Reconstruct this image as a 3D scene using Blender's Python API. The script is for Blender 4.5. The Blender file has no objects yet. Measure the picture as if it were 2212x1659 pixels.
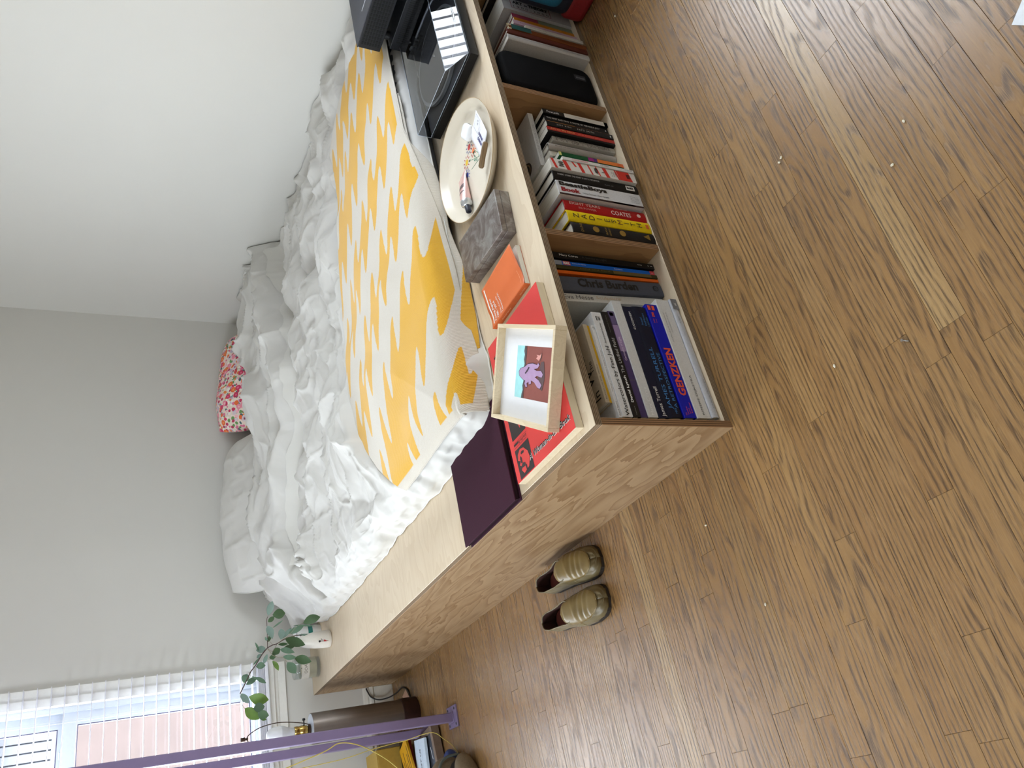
import bpy, bmesh, math, random
import numpy as np
from mathutils import Vector, Matrix

scene = bpy.context.scene
COL = scene.collection
PI = math.pi

# ------------------------------------------------------------ camera (photograph is a portrait frame lying on its side)
cam_data = bpy.data.cameras.new('camera')
cam = bpy.data.objects.new('camera', cam_data)
COL.objects.link(cam)
cam_data.sensor_fit = 'HORIZONTAL'
cam_data.sensor_width = 36.0
cam_data.lens = 1669.5 / 2212.0 * 36.0
cam_data.clip_start = 0.02
CAM = Vector((-0.6533, -1.1842, 1.2731))
def _axes(yaw, pitch, roll):
    f = Vector((math.sin(yaw) * math.cos(pitch), math.cos(yaw) * math.cos(pitch), math.sin(pitch)))
    r = Vector((math.cos(yaw), -math.sin(yaw), 0))
    u = r.cross(f)
    c, s = math.cos(roll), math.sin(roll)
    return c * r + s * u, -s * r + c * u, f
_r, _u, _f = _axes(5.60510744e-01, -4.74756018e-01, 4.63902459e-02)
CAM = Vector((-6.87694692e-01, -1.24648072, 1.34007483)) * 0.95
_m = Matrix((-_u, _r, -_f)).transposed().to_4x4()
_m.translation = CAM
cam.matrix_world = _m
scene.camera = cam

# ------------------------------------------------------------ colour management and sky
scene.view_settings.view_transform = 'Standard'
scene.view_settings.look = 'None'
scene.view_settings.gamma = 1.0
scene.view_settings.use_curve_mapping = False
scene.view_settings.exposure = 0.0
SKY = 21.0
world = bpy.data.worlds.new('overcast_sky')
scene.world = world
world.use_nodes = True
_bg = world.node_tree.nodes['Background']
_bg.inputs[0].default_value = (0.90, 0.95, 1.0, 1)
_bg.inputs[1].default_value = SKY
scene.cycles.use_denoising = True
scene.cycles.max_bounces = 8
scene.cycles.diffuse_bounces = 5
scene.cycles.glossy_bounces = 3
scene.cycles.transparent_max_bounces = 12
scene.cycles.sample_clamp_indirect = 6.0
scene.cycles.caustics_reflective = False
scene.cycles.caustics_refractive = False

def portal(name, loc, rot, sx, sy):
    l = bpy.data.lights.new(name, 'AREA')
    l.shape = 'RECTANGLE'
    l.size, l.size_y = sx, sy
    l.cycles.is_portal = True
    o = bpy.data.objects.new(name, l)
    COL.objects.link(o)
    o.location = loc
    o.rotation_euler = rot
    return o
# daylight openings (portals only guide the sky's own light through the windows)
W1 = dict(x0=-2.20, x1=0.10, z0=0.585, z1=2.10)      # window in the back wall
W2 = dict(y0=-0.85, y1=0.28, z0=0.85, z1=2.25)      # window in the right wall, outside the frame
W_FILL = dict(y0=0.0, y1=1.60, z0=1.0, z1=2.10)         # unseen window added to the left wall for fill light
portal('portal_back', ((W1['x0'] + W1['x1']) / 2, 2.84, (W1['z0'] + W1['z1']) / 2), (-PI / 2, 0, 0), 2.3, 1.52)
portal('portal_right', (2.25, (W2['y0'] + W2['y1']) / 2, 1.55), (0, PI / 2, 0), 1.4, 1.13)
portal('portal_fill_left', (-2.95, (W_FILL['y0'] + W_FILL['y1']) / 2, 1.55), (0, -PI / 2, 0), 1.1, 1.6)  # sky portal of the added fill window

# ------------------------------------------------------------ helpers
def lin(c):
    c = c / 255.0
    return c / 12.92 if c <= 0.04045 else ((c + 0.055) / 1.055) ** 2.4
def rgb(r, g, b, a=1.0):
    return (lin(r), lin(g), lin(b), a)

class G:
    """small node-graph helper"""
    def __init__(s, name):
        s.m = bpy.data.materials.new(name)
        s.m.use_nodes = True
        s.t = s.m.node_tree
        s.t.nodes.clear()
        s.out = s.t.nodes.new('ShaderNodeOutputMaterial')
    def n(s, typ, ins=None, **props):
        nd = s.t.nodes.new('ShaderNode' + typ)
        for k, v in props.items():
            setattr(nd, k, v)
        for k, v in (ins or {}).items():
            s.set(nd.inputs[k], v)
        return nd
    def set(s, sock, v):
        if isinstance(v, bpy.types.NodeSocket):
            s.t.links.new(v, sock)
        elif v is not None:
            sock.default_value = v
    def m2(s, op, a, b=0.0, c=0.0, clamp=False):
        nd = s.n('Math', operation=op, use_clamp=clamp)
        s.set(nd.inputs[0], a); s.set(nd.inputs[1], b); s.set(nd.inputs[2], c)
        return nd.outputs[0]
    def add(s, a, b): return s.m2('ADD', a, b)
    def mul(s, a, b): return s.m2('MULTIPLY', a, b)
    def coord(s, kind='Object'):
        return s.n('TexCoord').outputs[kind]
    def mapv(s, v, scale=(1, 1, 1), loc=(0, 0, 0), rot=(0, 0, 0)):
        nd = s.n('Mapping')
        s.set(nd.inputs['Vector'], v)
        s.set(nd.inputs['Scale'], scale); s.set(nd.inputs['Location'], loc); s.set(nd.inputs['Rotation'], rot)
        return nd.outputs[0]
    def noise(s, v, scale=5, detail=3, rough=0.5, dist=0.0, col=False):
        nd = s.n('TexNoise', {'Scale': scale, 'Detail': detail, 'Roughness': rough, 'Distortion': dist})
        s.set(nd.inputs['Vector'], v)
        return nd.outputs[1 if col else 0]
    def ramp(s, f, stops, interp='LINEAR'):
        nd = s.n('ValToRGB')
        cr = nd.color_ramp
        cr.interpolation = interp
        while len(cr.elements) < len(stops):
            cr.elements.new(0.5)
        for e, (p, c) in zip(cr.elements, stops):
            e.position = p
            e.color = c if len(c) == 4 else (*c, 1)
        s.set(nd.inputs[0], f)
        return nd.outputs[0]
    def mix(s, f, a, b, mode='MIX'):
        nd = s.n('Mix', data_type='RGBA', blend_type=mode)
        s.set(nd.inputs[0], f); s.set(nd.inputs[6], a); s.set(nd.inputs[7], b)
        return nd.outputs[2]
    def sep(s, v):
        nd = s.n('SeparateXYZ'); s.set(nd.inputs[0], v)
        return nd.outputs
    def comb(s, x, y, z):
        nd = s.n('CombineXYZ')
        s.set(nd.inputs[0], x); s.set(nd.inputs[1], y); s.set(nd.inputs[2], z)
        return nd.outputs[0]
    def vadd(s, a, b):
        nd = s.n('VectorMath', operation='ADD'); s.set(nd.inputs[0], a); s.set(nd.inputs[1], b)
        return nd.outputs[0]
    def bump(s, h, strength=0.3, dist=0.002):
        nd = s.n('Bump', {'Strength': strength, 'Distance': dist})
        s.set(nd.inputs['Height'], h)
        return nd.outputs[0]
    def bsdf(s, base, rough=0.5, normal=None, metal=0.0, spec=0.5, **kw):
        nd = s.n('BsdfPrincipled')
        s.set(nd.inputs['Base Color'], base); s.set(nd.inputs['Roughness'], rough)
        s.set(nd.inputs['Metallic'], metal); s.set(nd.inputs['Specular IOR Level'], spec)
        if normal is not None: s.set(nd.inputs['Normal'], normal)
        for k, v in kw.items(): s.set(nd.inputs[k.replace('_', ' ')], v)
        s.t.links.new(nd.outputs[0], s.out.inputs[0])
        return s.m
def schlick(g, ior):
    r0 = ((ior - 1) / (ior + 1)) ** 2
    fc = g.n('LayerWeight', {'Blend': 0.5}).outputs['Facing']
    return g.add(r0, g.mul(g.m2('POWER', fc, 5.0), 1 - r0))
_mats = {}
def plain(r, g, b, rough=0.5, metal=0.0, spec=0.5, grain=0.05, scale=60, bump=0.0):
    """a paint / cloth / card material with slight procedural mottling"""
    k = (r, g, b, rough, metal, spec, grain, scale, bump)
    if k in _mats: return _mats[k]
    q = G('paint')
    n = q.noise(q.coord(), scale, 3)
    c0, c1 = rgb(r, g, b), rgb(r, g, b)
    lo = tuple(x * (1 - grain) for x in c0[:3]) + (1,)
    hi = tuple(min(1, x * (1 + grain)) for x in c1[:3]) + (1,)
    base = q.ramp(n, [(0.3, lo), (0.7, hi)])
    nm = q.bump(n, bump, 0.001) if bump else None
    _mats[k] = q.bsdf(base, rough, nm, metal, spec)
    return _mats[k]

def link(o, parent=None):
    COL.objects.link(o)
    if parent is not None: o.parent = parent
    return o
def thing(name, label, cat, loc=(0, 0, 0), rot=(0, 0, 0), group=None):
    o = bpy.data.objects.new(name, None)
    o.empty_display_size = 0.05
    COL.objects.link(o)
    o.location = loc; o.rotation_euler = rot
    return tag(o, label, cat, group)
def tag(o, label, cat, group=None):
    o['label'] = label; o['category'] = cat
    if group: o['group'] = group
    return o
def struct(o):
    o['kind'] = 'structure'
    return o
def mobj(name, verts, faces, mat, parent=None, smooth=False, mats=None, mi=None):
    me = bpy.data.meshes.new(name)
    me.from_pydata(verts, [], faces)
    for q in (mats or [mat]): me.materials.append(q)
    if mi is not None: me.polygons.foreach_set('material_index', mi)
    if smooth: me.polygons.foreach_set('use_smooth', [True] * len(me.polygons))
    me.update()
    return link(bpy.data.objects.new(name, me), parent)
def bobj(name, bm, mat, parent=None, smooth=False, mats=None):
    me = bpy.data.meshes.new(name)
    bm.normal_update()
    bm.to_mesh(me); bm.free()
    for q in (mats or [mat]): me.materials.append(q)
    if smooth: me.polygons.foreach_set('use_smooth', [True] * len(me.polygons))
    return link(bpy.data.objects.new(name, me), parent)
def bevel_mod(o, w=0.002, seg=2, ang=0.6):
    m = o.modifiers.new('bevel', 'BEVEL'); m.width = w; m.segments = seg
    m.limit_method = 'ANGLE'; m.angle_limit = ang
    return o
def add_box(bm, x0, x1, y0, y1, z0, z1, M=None, mi=0):
    vs = [bm.verts.new((x, y, z)) for x in (x0, x1) for y in (y0, y1) for z in (z0, z1)]
    if M is not None:
        for v in vs: v.co = M @ v.co
    F = [(0, 1, 3, 2), (4, 6, 7, 5), (0, 4, 5, 1), (2, 3, 7, 6), (0, 2, 6, 4), (1, 5, 7, 3)]
    for f in F:
        fc = bm.faces.new([vs[i] for i in f]); fc.material_index = mi
    return vs
def box(name, x0, x1, y0, y1, z0, z1, mat, parent=None, bev=0.0, seg=2):
    bm = bmesh.new()
    add_box(bm, x0, x1, y0, y1, z0, z1)
    if bev:
        bmesh.ops.bevel(bm, geom=bm.edges[:], offset=bev, segments=seg, affect='EDGES', profile=0.5)
    return bobj(name, bm, mat, parent, smooth=False)
def add_lathe(bm, prof, n=32, M=None, mi=0, cap=True):
    rings = []
    for r, z in prof:
        if r < 1e-6:
            rings.append([bm.verts.new((0, 0, z))])
        else:
            rings.append([bm.verts.new((r * math.cos(2 * PI * i / n), r * math.sin(2 * PI * i / n), z)) for i in range(n)])
    for a, b in zip(rings, rings[1:]):
        for i in range(n):
            j = (i + 1) % n
            va = [a[i], a[j]] if len(a) > 1 else [a[0]]
            vb = [b[j], b[i]] if len(b) > 1 else [b[0]]
            if len(va) + len(vb) >= 3:
                f = bm.faces.new(va + vb); f.material_index = mi
    if cap:
        for r, fl in ((rings[0], True), (rings[-1], False)):
            if len(r) > 2:
                f = bm.faces.new(r[::-1] if fl else r); f.material_index = mi
    if M is not None:
        for r in rings:
            for v in r: v.co = M @ v.co
def lathe(name, prof, mat, parent=None, n=32, M=None, smooth=True, cap=True):
    bm = bmesh.new(); add_lathe(bm, prof, n, M, 0, cap)
    o = bobj(name, bm, mat, parent, smooth)
    if smooth: auto_smooth(o)
    return o
def auto_smooth(o, ang=0.7):
    m = o.modifiers.new('edge', 'EDGE_SPLIT'); m.split_angle = ang
    return o
def smooth_path(pts, sub=6, closed=False):
    P = [Vector(p) for p in pts]
    out = []
    n = len(P)
    rng = n if closed else n - 1
    for i in range(rng):
        p0 = P[(i - 1) % n] if (closed or i > 0) else P[0]
        p1, p2 = P[i], P[(i + 1) % n]
        p3 = P[(i + 2) % n] if (closed or i + 2 < n) else P[-1]
        for k in range(sub):
            t = k / sub
            out.append(0.5 * ((2 * p1) + (p2 - p0) * t + (2 * p0 - 5 * p1 + 4 * p2 - p3) * t * t + (3 * p1 - 3 * p2 + p3 - p0) * t ** 3))
    if not closed: out.append(P[-1])
    return out
def add_tube(bm, pts, r, n=8, closed=False, mi=0):
    P = [Vector(p) for p in pts]
    N = len(P)
    rad = r if hasattr(r, '__len__') else [r] * N
    rings = []
    up = Vector((0, 0, 1))
    prev = None
    for i in range(N):
        a = P[(i - 1) % N] if (closed or i > 0) else P[i]
        b = P[(i + 1) % N] if (closed or i < N - 1) else P[i]
        d = (b - a)
        d = d.normalized() if d.length > 1e-9 else Vector((0, 0, 1))
        if prev is None:
            ref = up if abs(d.dot(up)) < 0.9 else Vector((1, 0, 0))
            s = d.cross(ref).normalized()
        else:
            s = (prev - d * prev.dot(d))
            s = s.normalized() if s.length > 1e-6 else d.cross(up).normalized()
        prev = s
        t = d.cross(s)
        rings.append([bm.verts.new(P[i] + rad[i] * (math.cos(2 * PI * k / n) * s + math.sin(2 * PI * k / n) * t)) for k in range(n)])
    R = list(zip(rings, rings[1:])) + ([(rings[-1], rings[0])] if closed else [])
    for a, b in R:
        for k in range(n):
            f = bm.faces.new((a[k], a[(k + 1) % n], b[(k + 1) % n], b[k])); f.material_index = mi; f.smooth = True
    if not closed:
        bm.faces.new(rings[0][::-1]); bm.faces.new(rings[-1])
def tube(name, pts, r, mat, parent=None, n=8, closed=False):
    bm = bmesh.new(); add_tube(bm, pts, r, n, closed)
    bmesh.ops.recalc_face_normals(bm, faces=bm.faces[:])
    return bobj(name, bm, mat, parent)
def add_poly(bm, pts, h, M=None, mi=0):
    """prism: outline in xy, from z=0 to z=h"""
    a = [bm.verts.new((p[0], p[1], 0)) for p in pts]
    b = [bm.verts.new((p[0], p[1], h)) for p in pts]
    n = len(pts)
    fs = [bm.faces.new(a[::-1]), bm.faces.new(b)]
    for i in range(n):
        fs.append(bm.faces.new((a[i], a[(i + 1) % n], b[(i + 1) % n], b[i])))
    for f in fs: f.material_index = mi
    if M is not None:
        for v in a + b: v.co = M @ v.co
    return fs
def frame_mat(o, xdir, ydir):
    x = Vector(xdir).normalized(); y = Vector(ydir).normalized(); z = x.cross(y)
    y = z.cross(x)
    M = Matrix((x, y, z)).transposed().to_4x4(); M.translation = Vector(o)
    return M
_tc = {}
def text_mesh(body, bold=0.0, shear=0.0, spacing=1.0, align='LEFT', line=1.0):
    k = (body, bold, shear, spacing, align, line)
    if k in _tc: return _tc[k]
    c = bpy.data.curves.new('lettering', 'FONT')
    c.body = body; c.size = 1.0; c.resolution_u = 2; c.offset = bold; c.shear = shear
    c.space_character = spacing; c.align_x = align; c.space_line = line
    o = bpy.data.objects.new('lettering', c)
    COL.objects.link(o)
    dg = bpy.context.evaluated_depsgraph_get()
    me = bpy.data.meshes.new_from_object(o.evaluated_get(dg))
    bpy.data.objects.remove(o)
    V = np.array([v.co[:2] for v in me.vertices]) if len(me.vertices) else np.zeros((1, 2))
    _tc[k] = ([tuple(v) for v in V], [tuple(p.vertices) for p in me.polygons], V.min(0), V.max(0))
    bpy.data.meshes.remove(me)
    return _tc[k]
def text(body, o, xdir, ydir, mat, parent, h=None, w=None, bold=0.0, shear=0.0, spacing=1.0, lift=0.0006, align='LEFT', line=1.0, anchor=0.0, name='lettering'):
    """flat lettering printed on a surface; o = lower left of its box; h = height of the box, w = width of the box"""
    V, F, mn, mx = text_mesh(body, bold, shear, spacing, align, line)
    W, H = mx[0] - mn[0], mx[1] - mn[1]
    sx = w / W if w else h / H
    sy = h / H if h else w / W
    M = frame_mat(o, xdir, ydir)
    P = [M @ Vector(((v[0] - mn[0] - anchor * W) * sx, (v[1] - mn[1]) * sy, lift)) for v in V]
    return mobj(name, P, F, mat, parent)
def quad(name, o, xdir, ydir, w, h, mat, parent, lift=0.0004):
    M = frame_mat(o, xdir, ydir)
    P = [M @ Vector(p) for p in ((0, 0, lift), (w, 0, lift), (w, h, lift), (0, h, lift))]
    return mobj(name, P, [(0, 1, 2, 3)], mat, parent)
def flat_poly(name, o, xdir, ydir, pts, mat, parent, lift=0.0004):
    M = frame_mat(o, xdir, ydir)
    P = [M @ Vector((p[0], p[1], lift)) for p in pts]
    return mobj(name, P, [tuple(range(len(P)))], mat, parent)

# ------------------------------------------------------------ numpy value noise for cloth
_rs = np.random.RandomState(11)
_LAT = _rs.rand(64, 64) * 2 - 1
def vnoise(x, y):
    xi = np.floor(x).astype(int); yi = np.floor(y).astype(int)
    fx = x - xi; fy = y - yi
    fx = fx * fx * fx * (fx * (fx * 6 - 15) + 10); fy = fy * fy * fy * (fy * (fy * 6 - 15) + 10)
    L = lambda a, b: _LAT[a % 64, b % 64]
    return (L(xi, yi) * (1 - fx) + L(xi + 1, yi) * fx) * (1 - fy) + (L(xi, yi + 1) * (1 - fx) + L(xi + 1, yi + 1) * fx) * fy
def tnoise(x, y):
    """piecewise-planar noise: flat facets meeting in creases, as crumpled cotton has"""
    xi = np.floor(x).astype(int); yi = np.floor(y).astype(int)
    fx = x - xi; fy = y - yi
    L = lambda a, b: _LAT[a % 64, b % 64]
    a, b, c, d = L(xi, yi), L(xi + 1, yi), L(xi, yi + 1), L(xi + 1, yi + 1)
    return np.where(fx + fy < 1, a + (b - a) * fx + (c - a) * fy, d + (c - d) * (1 - fx) + (b - d) * (1 - fy))
def fbm(x, y, o=4, g=0.5):
    s = 0; a = 1.0
    for i in range(o):
        s = s + a * vnoise(x * 2 ** i + 7.3 * i, y * 2 ** i + 3.1 * i); a *= g
    return s
def sstep(a, b, x):
    t = np.clip((x - a) / (b - a), 0, 1)
    return t * t * (3 - 2 * t)
def grid_obj(name, P, mat, parent=None, colors=None, wrap=False):
    """P: (n, m, 3) array -> smooth grid mesh"""
    n, m = P.shape[:2]
    idx = np.arange(n * m).reshape(n, m)
    q = np.stack([idx[:-1, :-1], idx[1:, :-1], idx[1:, 1:], idx[:-1, 1:]], -1).reshape(-1, 4)
    me = bpy.data.meshes.new(name)
    me.vertices.add(n * m)
    me.vertices.foreach_set('co', P.reshape(-1).astype(np.float32))
    me.loops.add(len(q) * 4); me.polygons.add(len(q))
    me.loops.foreach_set('vertex_index', q.reshape(-1).astype(np.int32))
    me.polygons.foreach_set('loop_start', np.arange(0, len(q) * 4, 4, dtype=np.int32))
    me.polygons.foreach_set('loop_total', np.full(len(q), 4, dtype=np.int32))
    me.polygons.foreach_set('use_smooth', np.ones(len(q), dtype=bool))
    me.update(calc_edges=True)
    if colors is not None:
        at = me.color_attributes.new('dye', 'FLOAT_COLOR', 'POINT')
        at.data.foreach_set('color', colors.reshape(-1).astype(np.float32))
    me.materials.append(mat)
    return link(bpy.data.objects.new(name, me), parent)
# ------------------------------------------------------------ wood materials
def oak(name, island):
    g = G(name)
    if island:
        p = g.n('NewGeometry').outputs['Position']; r = g.n('NewGeometry').outputs['Random Per Island']
        x, y, z = g.sep(p)[:3]
        y = g.m2('SUBTRACT', g.m2('FRACT', g.mul(g.add(y, 5.51), 1 / 0.0548)), 0.5)
        y = g.mul(y, 0.0548)
        tone = r
    else:
        x, y, z = g.sep(g.coord('Object'))[:3]
        r = g.n('ObjectInfo').outputs['Random']
        tone = g.n('Attribute', attribute_type='OBJECT', attribute_name='tone').outputs['Fac']
    def rnd(k):
        return g.m2('FRACT', g.mul(r, k))
    ox = g.mul(r, 61.0)
    X = g.add(x, ox)
    low = g.noise(g.comb(g.mul(X, 2.6), g.mul(y, 9.0), ox), 1.0, 3, 0.5)
    med = g.noise(g.comb(g.mul(X, 9.0), g.mul(y, 60.0), ox), 1.0, 3, 0.55)
    yc = g.add(y, g.mul(g.m2('SUBTRACT', rnd(17.3), 0.5), 0.085))
    til = g.mul(g.m2('SUBTRACT', rnd(7.7), 0.45), 0.12)
    Z0 = g.add(g.mul(x, til), g.add(0.018, g.mul(g.m2('SUBTRACT', low, 0.5), 0.085)))
    d = g.m2('SQRT', g.add(g.mul(yc, yc), g.mul(Z0, Z0)))
    ph = g.add(g.mul(d, 2 * PI / 0.0100), g.mul(med, 2.6))
    rings = g.add(0.5, g.mul(0.5, g.m2('SINE', ph)))
    rings = g.m2('POWER', rings, 2.2)
    pore = g.noise(g.comb(g.mul(X, 15.0), g.mul(y, 430.0), ox), 1.0, 2, 0.6)
    poreb = g.noise(g.comb(g.mul(X, 45.0), g.mul(y, 900.0), g.add(ox, 3.0)), 1.0, 2, 0.6)
    streak = g.n('MapRange', {'Value': pore, 'From Min': 0.44, 'From Max': 0.66}).outputs[0]
    ray = g.n('MapRange', {'Value': poreb, 'From Min': 0.5, 'From Max': 0.68}).outputs[0]
    base = g.ramp(tone, [(0.0, rgb(122, 92, 56)), (0.25, rgb(138, 105, 65)), (0.55, rgb(149, 116, 74)), (0.8, rgb(143, 111, 69)), (1.0, rgb(165, 136, 93))])
    patch = g.noise(g.comb(g.mul(X, 1.3), g.mul(y, 7.0), ox), 1.0, 2, 0.5)
    base = g.mix(g.n('MapRange', {'Value': patch, 'From Min': 0.3, 'From Max': 0.75, 'To Min': 0.0, 'To Max': 0.5}).outputs[0], base, rgb(126, 88, 48))
    f = g.m2('MULTIPLY', rings, g.add(0.30, g.mul(streak, 1.1)), clamp=True)
    col = g.mix(g.mul(f, 0.80), base, rgb(66, 45, 24))
    col = g.mix(g.mul(ray, g.add(0.16, g.mul(rings, 0.45))), col, rgb(54, 37, 21))
    pale = g.n('MapRange', {'Value': pore, 'From Min': 0.46, 'From Max': 0.30, 'To Min': 0.0, 'To Max': 0.30}).outputs[0]
    col = g.mix(pale, col, rgb(166, 132, 86))
    dirt = g.noise(g.comb(g.mul(g.add(x, ox), 3.0), g.mul(y, 5.0), ox), 1.0, 4, 0.6)
    col = g.mix(g.n('MapRange', {'Value': dirt, 'From Min': 0.62, 'From Max': 0.85, 'To Min': 0.0, 'To Max': 0.3}).outputs[0], col, rgb(84, 68, 52))
    rough = g.add(0.24, g.mul(rings, 0.14))
    nm = g.bump(g.add(g.mul(rings, -0.5), g.mul(ray, -0.6)), 0.14, 0.0006)
    return g.bsdf(col, rough, nm, 0, 0.5)

def ply_face(name, c0, c1, c2, axis, freq=9.0, stretch=6.0, amt=0.8, rough=0.5, warp=0.6):
    """rotary-cut veneer: contour-like figure stretched along one axis"""
    g = G(name)
    x, y, z = g.sep(g.coord('Object'))[:3]
    c = {'X': (x, y, z), 'Y': (y, x, z), 'Z': (z, x, y)}[axis]
    v = g.comb(g.mul(c[0], 1.0), g.mul(c[1], stretch), g.mul(c[2], stretch))
    w = g.noise(v, 1.4, 3, 0.5, 0.3)
    w2 = g.noise(g.comb(g.mul(c[0], 9.0), g.mul(c[1], stretch * 7), g.mul(c[2], stretch * 7)), 1.0, 3, 0.6)
    h = g.add(w, g.mul(w2, 0.045 * warp))
    s = g.m2('FRACT', g.mul(h, freq * 2.2))
    s = g.m2('POWER', s, 1.6)
    fine = g.noise(g.comb(g.mul(c[0], 7.0), g.mul(c[1], 420.0), g.mul(c[2], 420.0)), 1.0, 2, 0.6)
    blot = g.noise(g.comb(g.mul(c[0], 1.2), g.mul(c[1], 2.2), g.mul(c[2], 2.2)), 2.0, 3, 0.5)
    col = g.mix(g.n('MapRange', {'Value': blot, 'From Min': 0.3, 'From Max': 0.7}).outputs[0], c0, c1)
    col = g.mix(g.mul(s, amt), col, c2)
    col = g.mix(g.n('MapRange', {'Value': fine, 'From Min': 0.5, 'From Max': 0.75, 'To Max': 0.25}).outputs[0], col, c2)
    nm = g.bump(g.mul(fine, -1.0), 0.08, 0.0004)
    return g.bsdf(col, rough, nm, 0, 0.35)
def ply_edge(name, axis, thick, n=9, lo=rgb(96, 78, 60), hi=rgb(158, 138, 112), off=0.0):
    """sawn plywood edge: alternate plies as thin stripes across the sheet"""
    g = G(name)
    x, y, z = g.sep(g.coord('Object'))[:3]
    t = {'X': x, 'Y': y, 'Z': z}[axis]
    s = g.m2('FRACT', g.add(g.mul(g.m2('SUBTRACT', t, off), n / thick / 2), 0.25))
    s = g.n('MapRange', {'Value': g.m2('PINGPONG', s, 0.5), 'From Min': 0.19, 'From Max': 0.31}).outputs[0]
    nz = g.noise(g.coord('Object'), 45, 4, 0.6)
    col = g.mix(s, lo, hi)
    col = g.mix(g.n('MapRange', {'Value': nz, 'From Min': 0.45, 'From Max': 0.75, 'To Max': 0.45}).outputs[0], col, rgb(112, 92, 72))
    return g.bsdf(col, 0.6, None, 0, 0.3)
M_birch = ply_face('birch_veneer', rgb(219, 203, 178), rgb(211, 193, 166), rgb(194, 171, 140), 'X', 9.0, 3.0, 0.35, 0.42)
M_fir = ply_face('fir_veneer', rgb(163, 137, 105), rgb(155, 127, 94), rgb(127, 97, 65), 'Y', 6.0, 6.0, 0.95, 0.5, 1.2)
M_inner = ply_face('inner_veneer', rgb(188, 148, 104), rgb(172, 130, 88), rgb(140, 100, 64), 'Z', 7.0, 5.0, 0.5, 0.5)
M_edgeZ = ply_edge('ply_edge_flat', 'Z', 0.0184, 9, off=0.3616)
M_edgeX = ply_edge('ply_edge_upright', 'X', 0.018, 7, lo=rgb(100, 72, 48), hi=rgb(166, 128, 92))
M_edgeZ0 = ply_edge('ply_edge_base', 'Z', 0.018, 9, lo=rgb(98, 80, 62), hi=rgb(150, 130, 104))

# ------------------------------------------------------------ room shell
def wall_paint(name, r, g_, b):
    q = G(name)
    n = q.noise(q.coord(), 1.1, 4, 0.6)
    n2 = q.noise(q.coord(), 90, 3, 0.6)
    base = q.mix(n, rgb(r - 4, g_ - 4, b - 4), rgb(r + 3, g_ + 3, b + 3))
    return q.bsdf(base, 0.62, q.bump(n2, 0.05, 0.001), 0, 0.3)
M_wall = wall_paint('wall_paint', 211, 209, 203)
M_trim = plain(236, 234, 228, 0.35, grain=0.02)
XR, YB, XL, YF, ZC = 2.105, 2.693, -2.80, -2.70, 2.55
TH = 0.12
def wall_with_hole(name, axis, pos, out, a0, a1, z0, z1, hole):
    """wall slab with a rectangular opening; axis = the wall's normal axis"""
    bm = bmesh.new()
    h0, h1, hz0, hz1 = hole
    p0, p1 = sorted((pos, pos + out * TH))
    def bx(a, b, c, d):
        if axis == 'Y': add_box(bm, a, b, p0, p1, c, d)
        else: add_box(bm, p0, p1, a, b, c, d)
    bx(a0, h0, z0, z1); bx(h1, a1, z0, z1); bx(h0, h1, z0, hz0); bx(h0, h1, hz1, z1)
    return struct(bobj(name, bm, M_wall))
wall_with_hole('wall_back', 'Y', YB, 1, XL - TH, XR + TH, -0.05, ZC, (W1['x0'], W1['x1'], W1['z0'], W1['z1']))
wall_with_hole('wall_right', 'X', XR, 1, YF, YB, -0.05, ZC, (W2['y0'], W2['y1'], W2['z0'], W2['z1']))
wall_with_hole('wall_left', 'X', XL, -1, YF, YB, -0.05, ZC, (W_FILL['y0'], W_FILL['y1'], W_FILL['z0'], W_FILL['z1']))
struct(box('wall_front', XL - TH, XR + TH, YF - TH, YF, -0.05, ZC, M_wall))
struct(box('ceiling', XL - TH, XR + TH, YF - TH, YB + TH, ZC, ZC + 0.1, plain(232, 230, 224, 0.7, grain=0.01)))

# floor with individual planks
M_oak = oak('oak_strip', False)
M_oak_far = oak('oak_strip_far', True)
floor = struct(box('floor', XL - TH, XR + TH, YF - TH, YB + TH, -0.05, -0.012, plain(46, 34, 24, 0.9)))
PW, PY0 = 0.0548, -0.0300
JT = {-16: [0.288], -14: [0.333], -13: [0.562], -12: [0.110], -11: [0.553], -10: [-0.089], -9: [0.452, 1.32], -7: [-0.337, 0.347],
      -6: [-0.558, 0.426], -5: [-0.715, 0.605], -4: [-0.096, 1.230], -3: [0.183], -2: [-0.480, 0.842, 1.143], -1: [-0.132, 0.921],
      0: [-0.7], 1: [-0.620], 3: [-0.592], 4: [-0.222], 7: [-0.249], 10: [-0.306], 11: [-0.590], 13: [-0.307], 19: [-0.218], 22: [-0.400],
      25: [-0.300], 28: [-0.048], 32: [-0.378]}
TONE = {(-10, 0.3): 1.0, (2, -0.2): 0.85, (14, -0.2): 0.9, (-8, -0.2): 0.35, (-16, 0.0): 0.3}
rp = random.Random(5)
plank_stuff = bmesh.new()
def plank_geo(bm, x0, x1, y0, y1, top):
    g_ = 0.00018; c = 0.0004
    vs = [bm.verts.new(p) for p in (
        (x0 + g_, y0 + g_, -0.012), (x1 - g_, y0 + g_, -0.012), (x1 - g_, y1 - g_, -0.012), (x0 + g_, y1 - g_, -0.012),
        (x0 + g_, y0 + g_, top - c), (x1 - g_, y0 + g_, top - c), (x1 - g_, y1 - g_, top - c), (x0 + g_, y1 - g_, top - c),
        (x0 + g_ + c * .5, y0 + g_ + c, top), (x1 - g_ - c * .5, y0 + g_ + c, top), (x1 - g_ - c * .5, y1 - g_ - c, top), (x0 + g_ + c * .5, y1 - g_ - c, top))]
    for a in (0, 4):
        for i in range(4):
            j = (i + 1) % 4
            bm.faces.new((vs[a + i], vs[a + j], vs[a + 4 + j], vs[a + 4 + i]))
    bm.faces.new(vs[8:12])
k = -48
n_planks = 0
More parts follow.
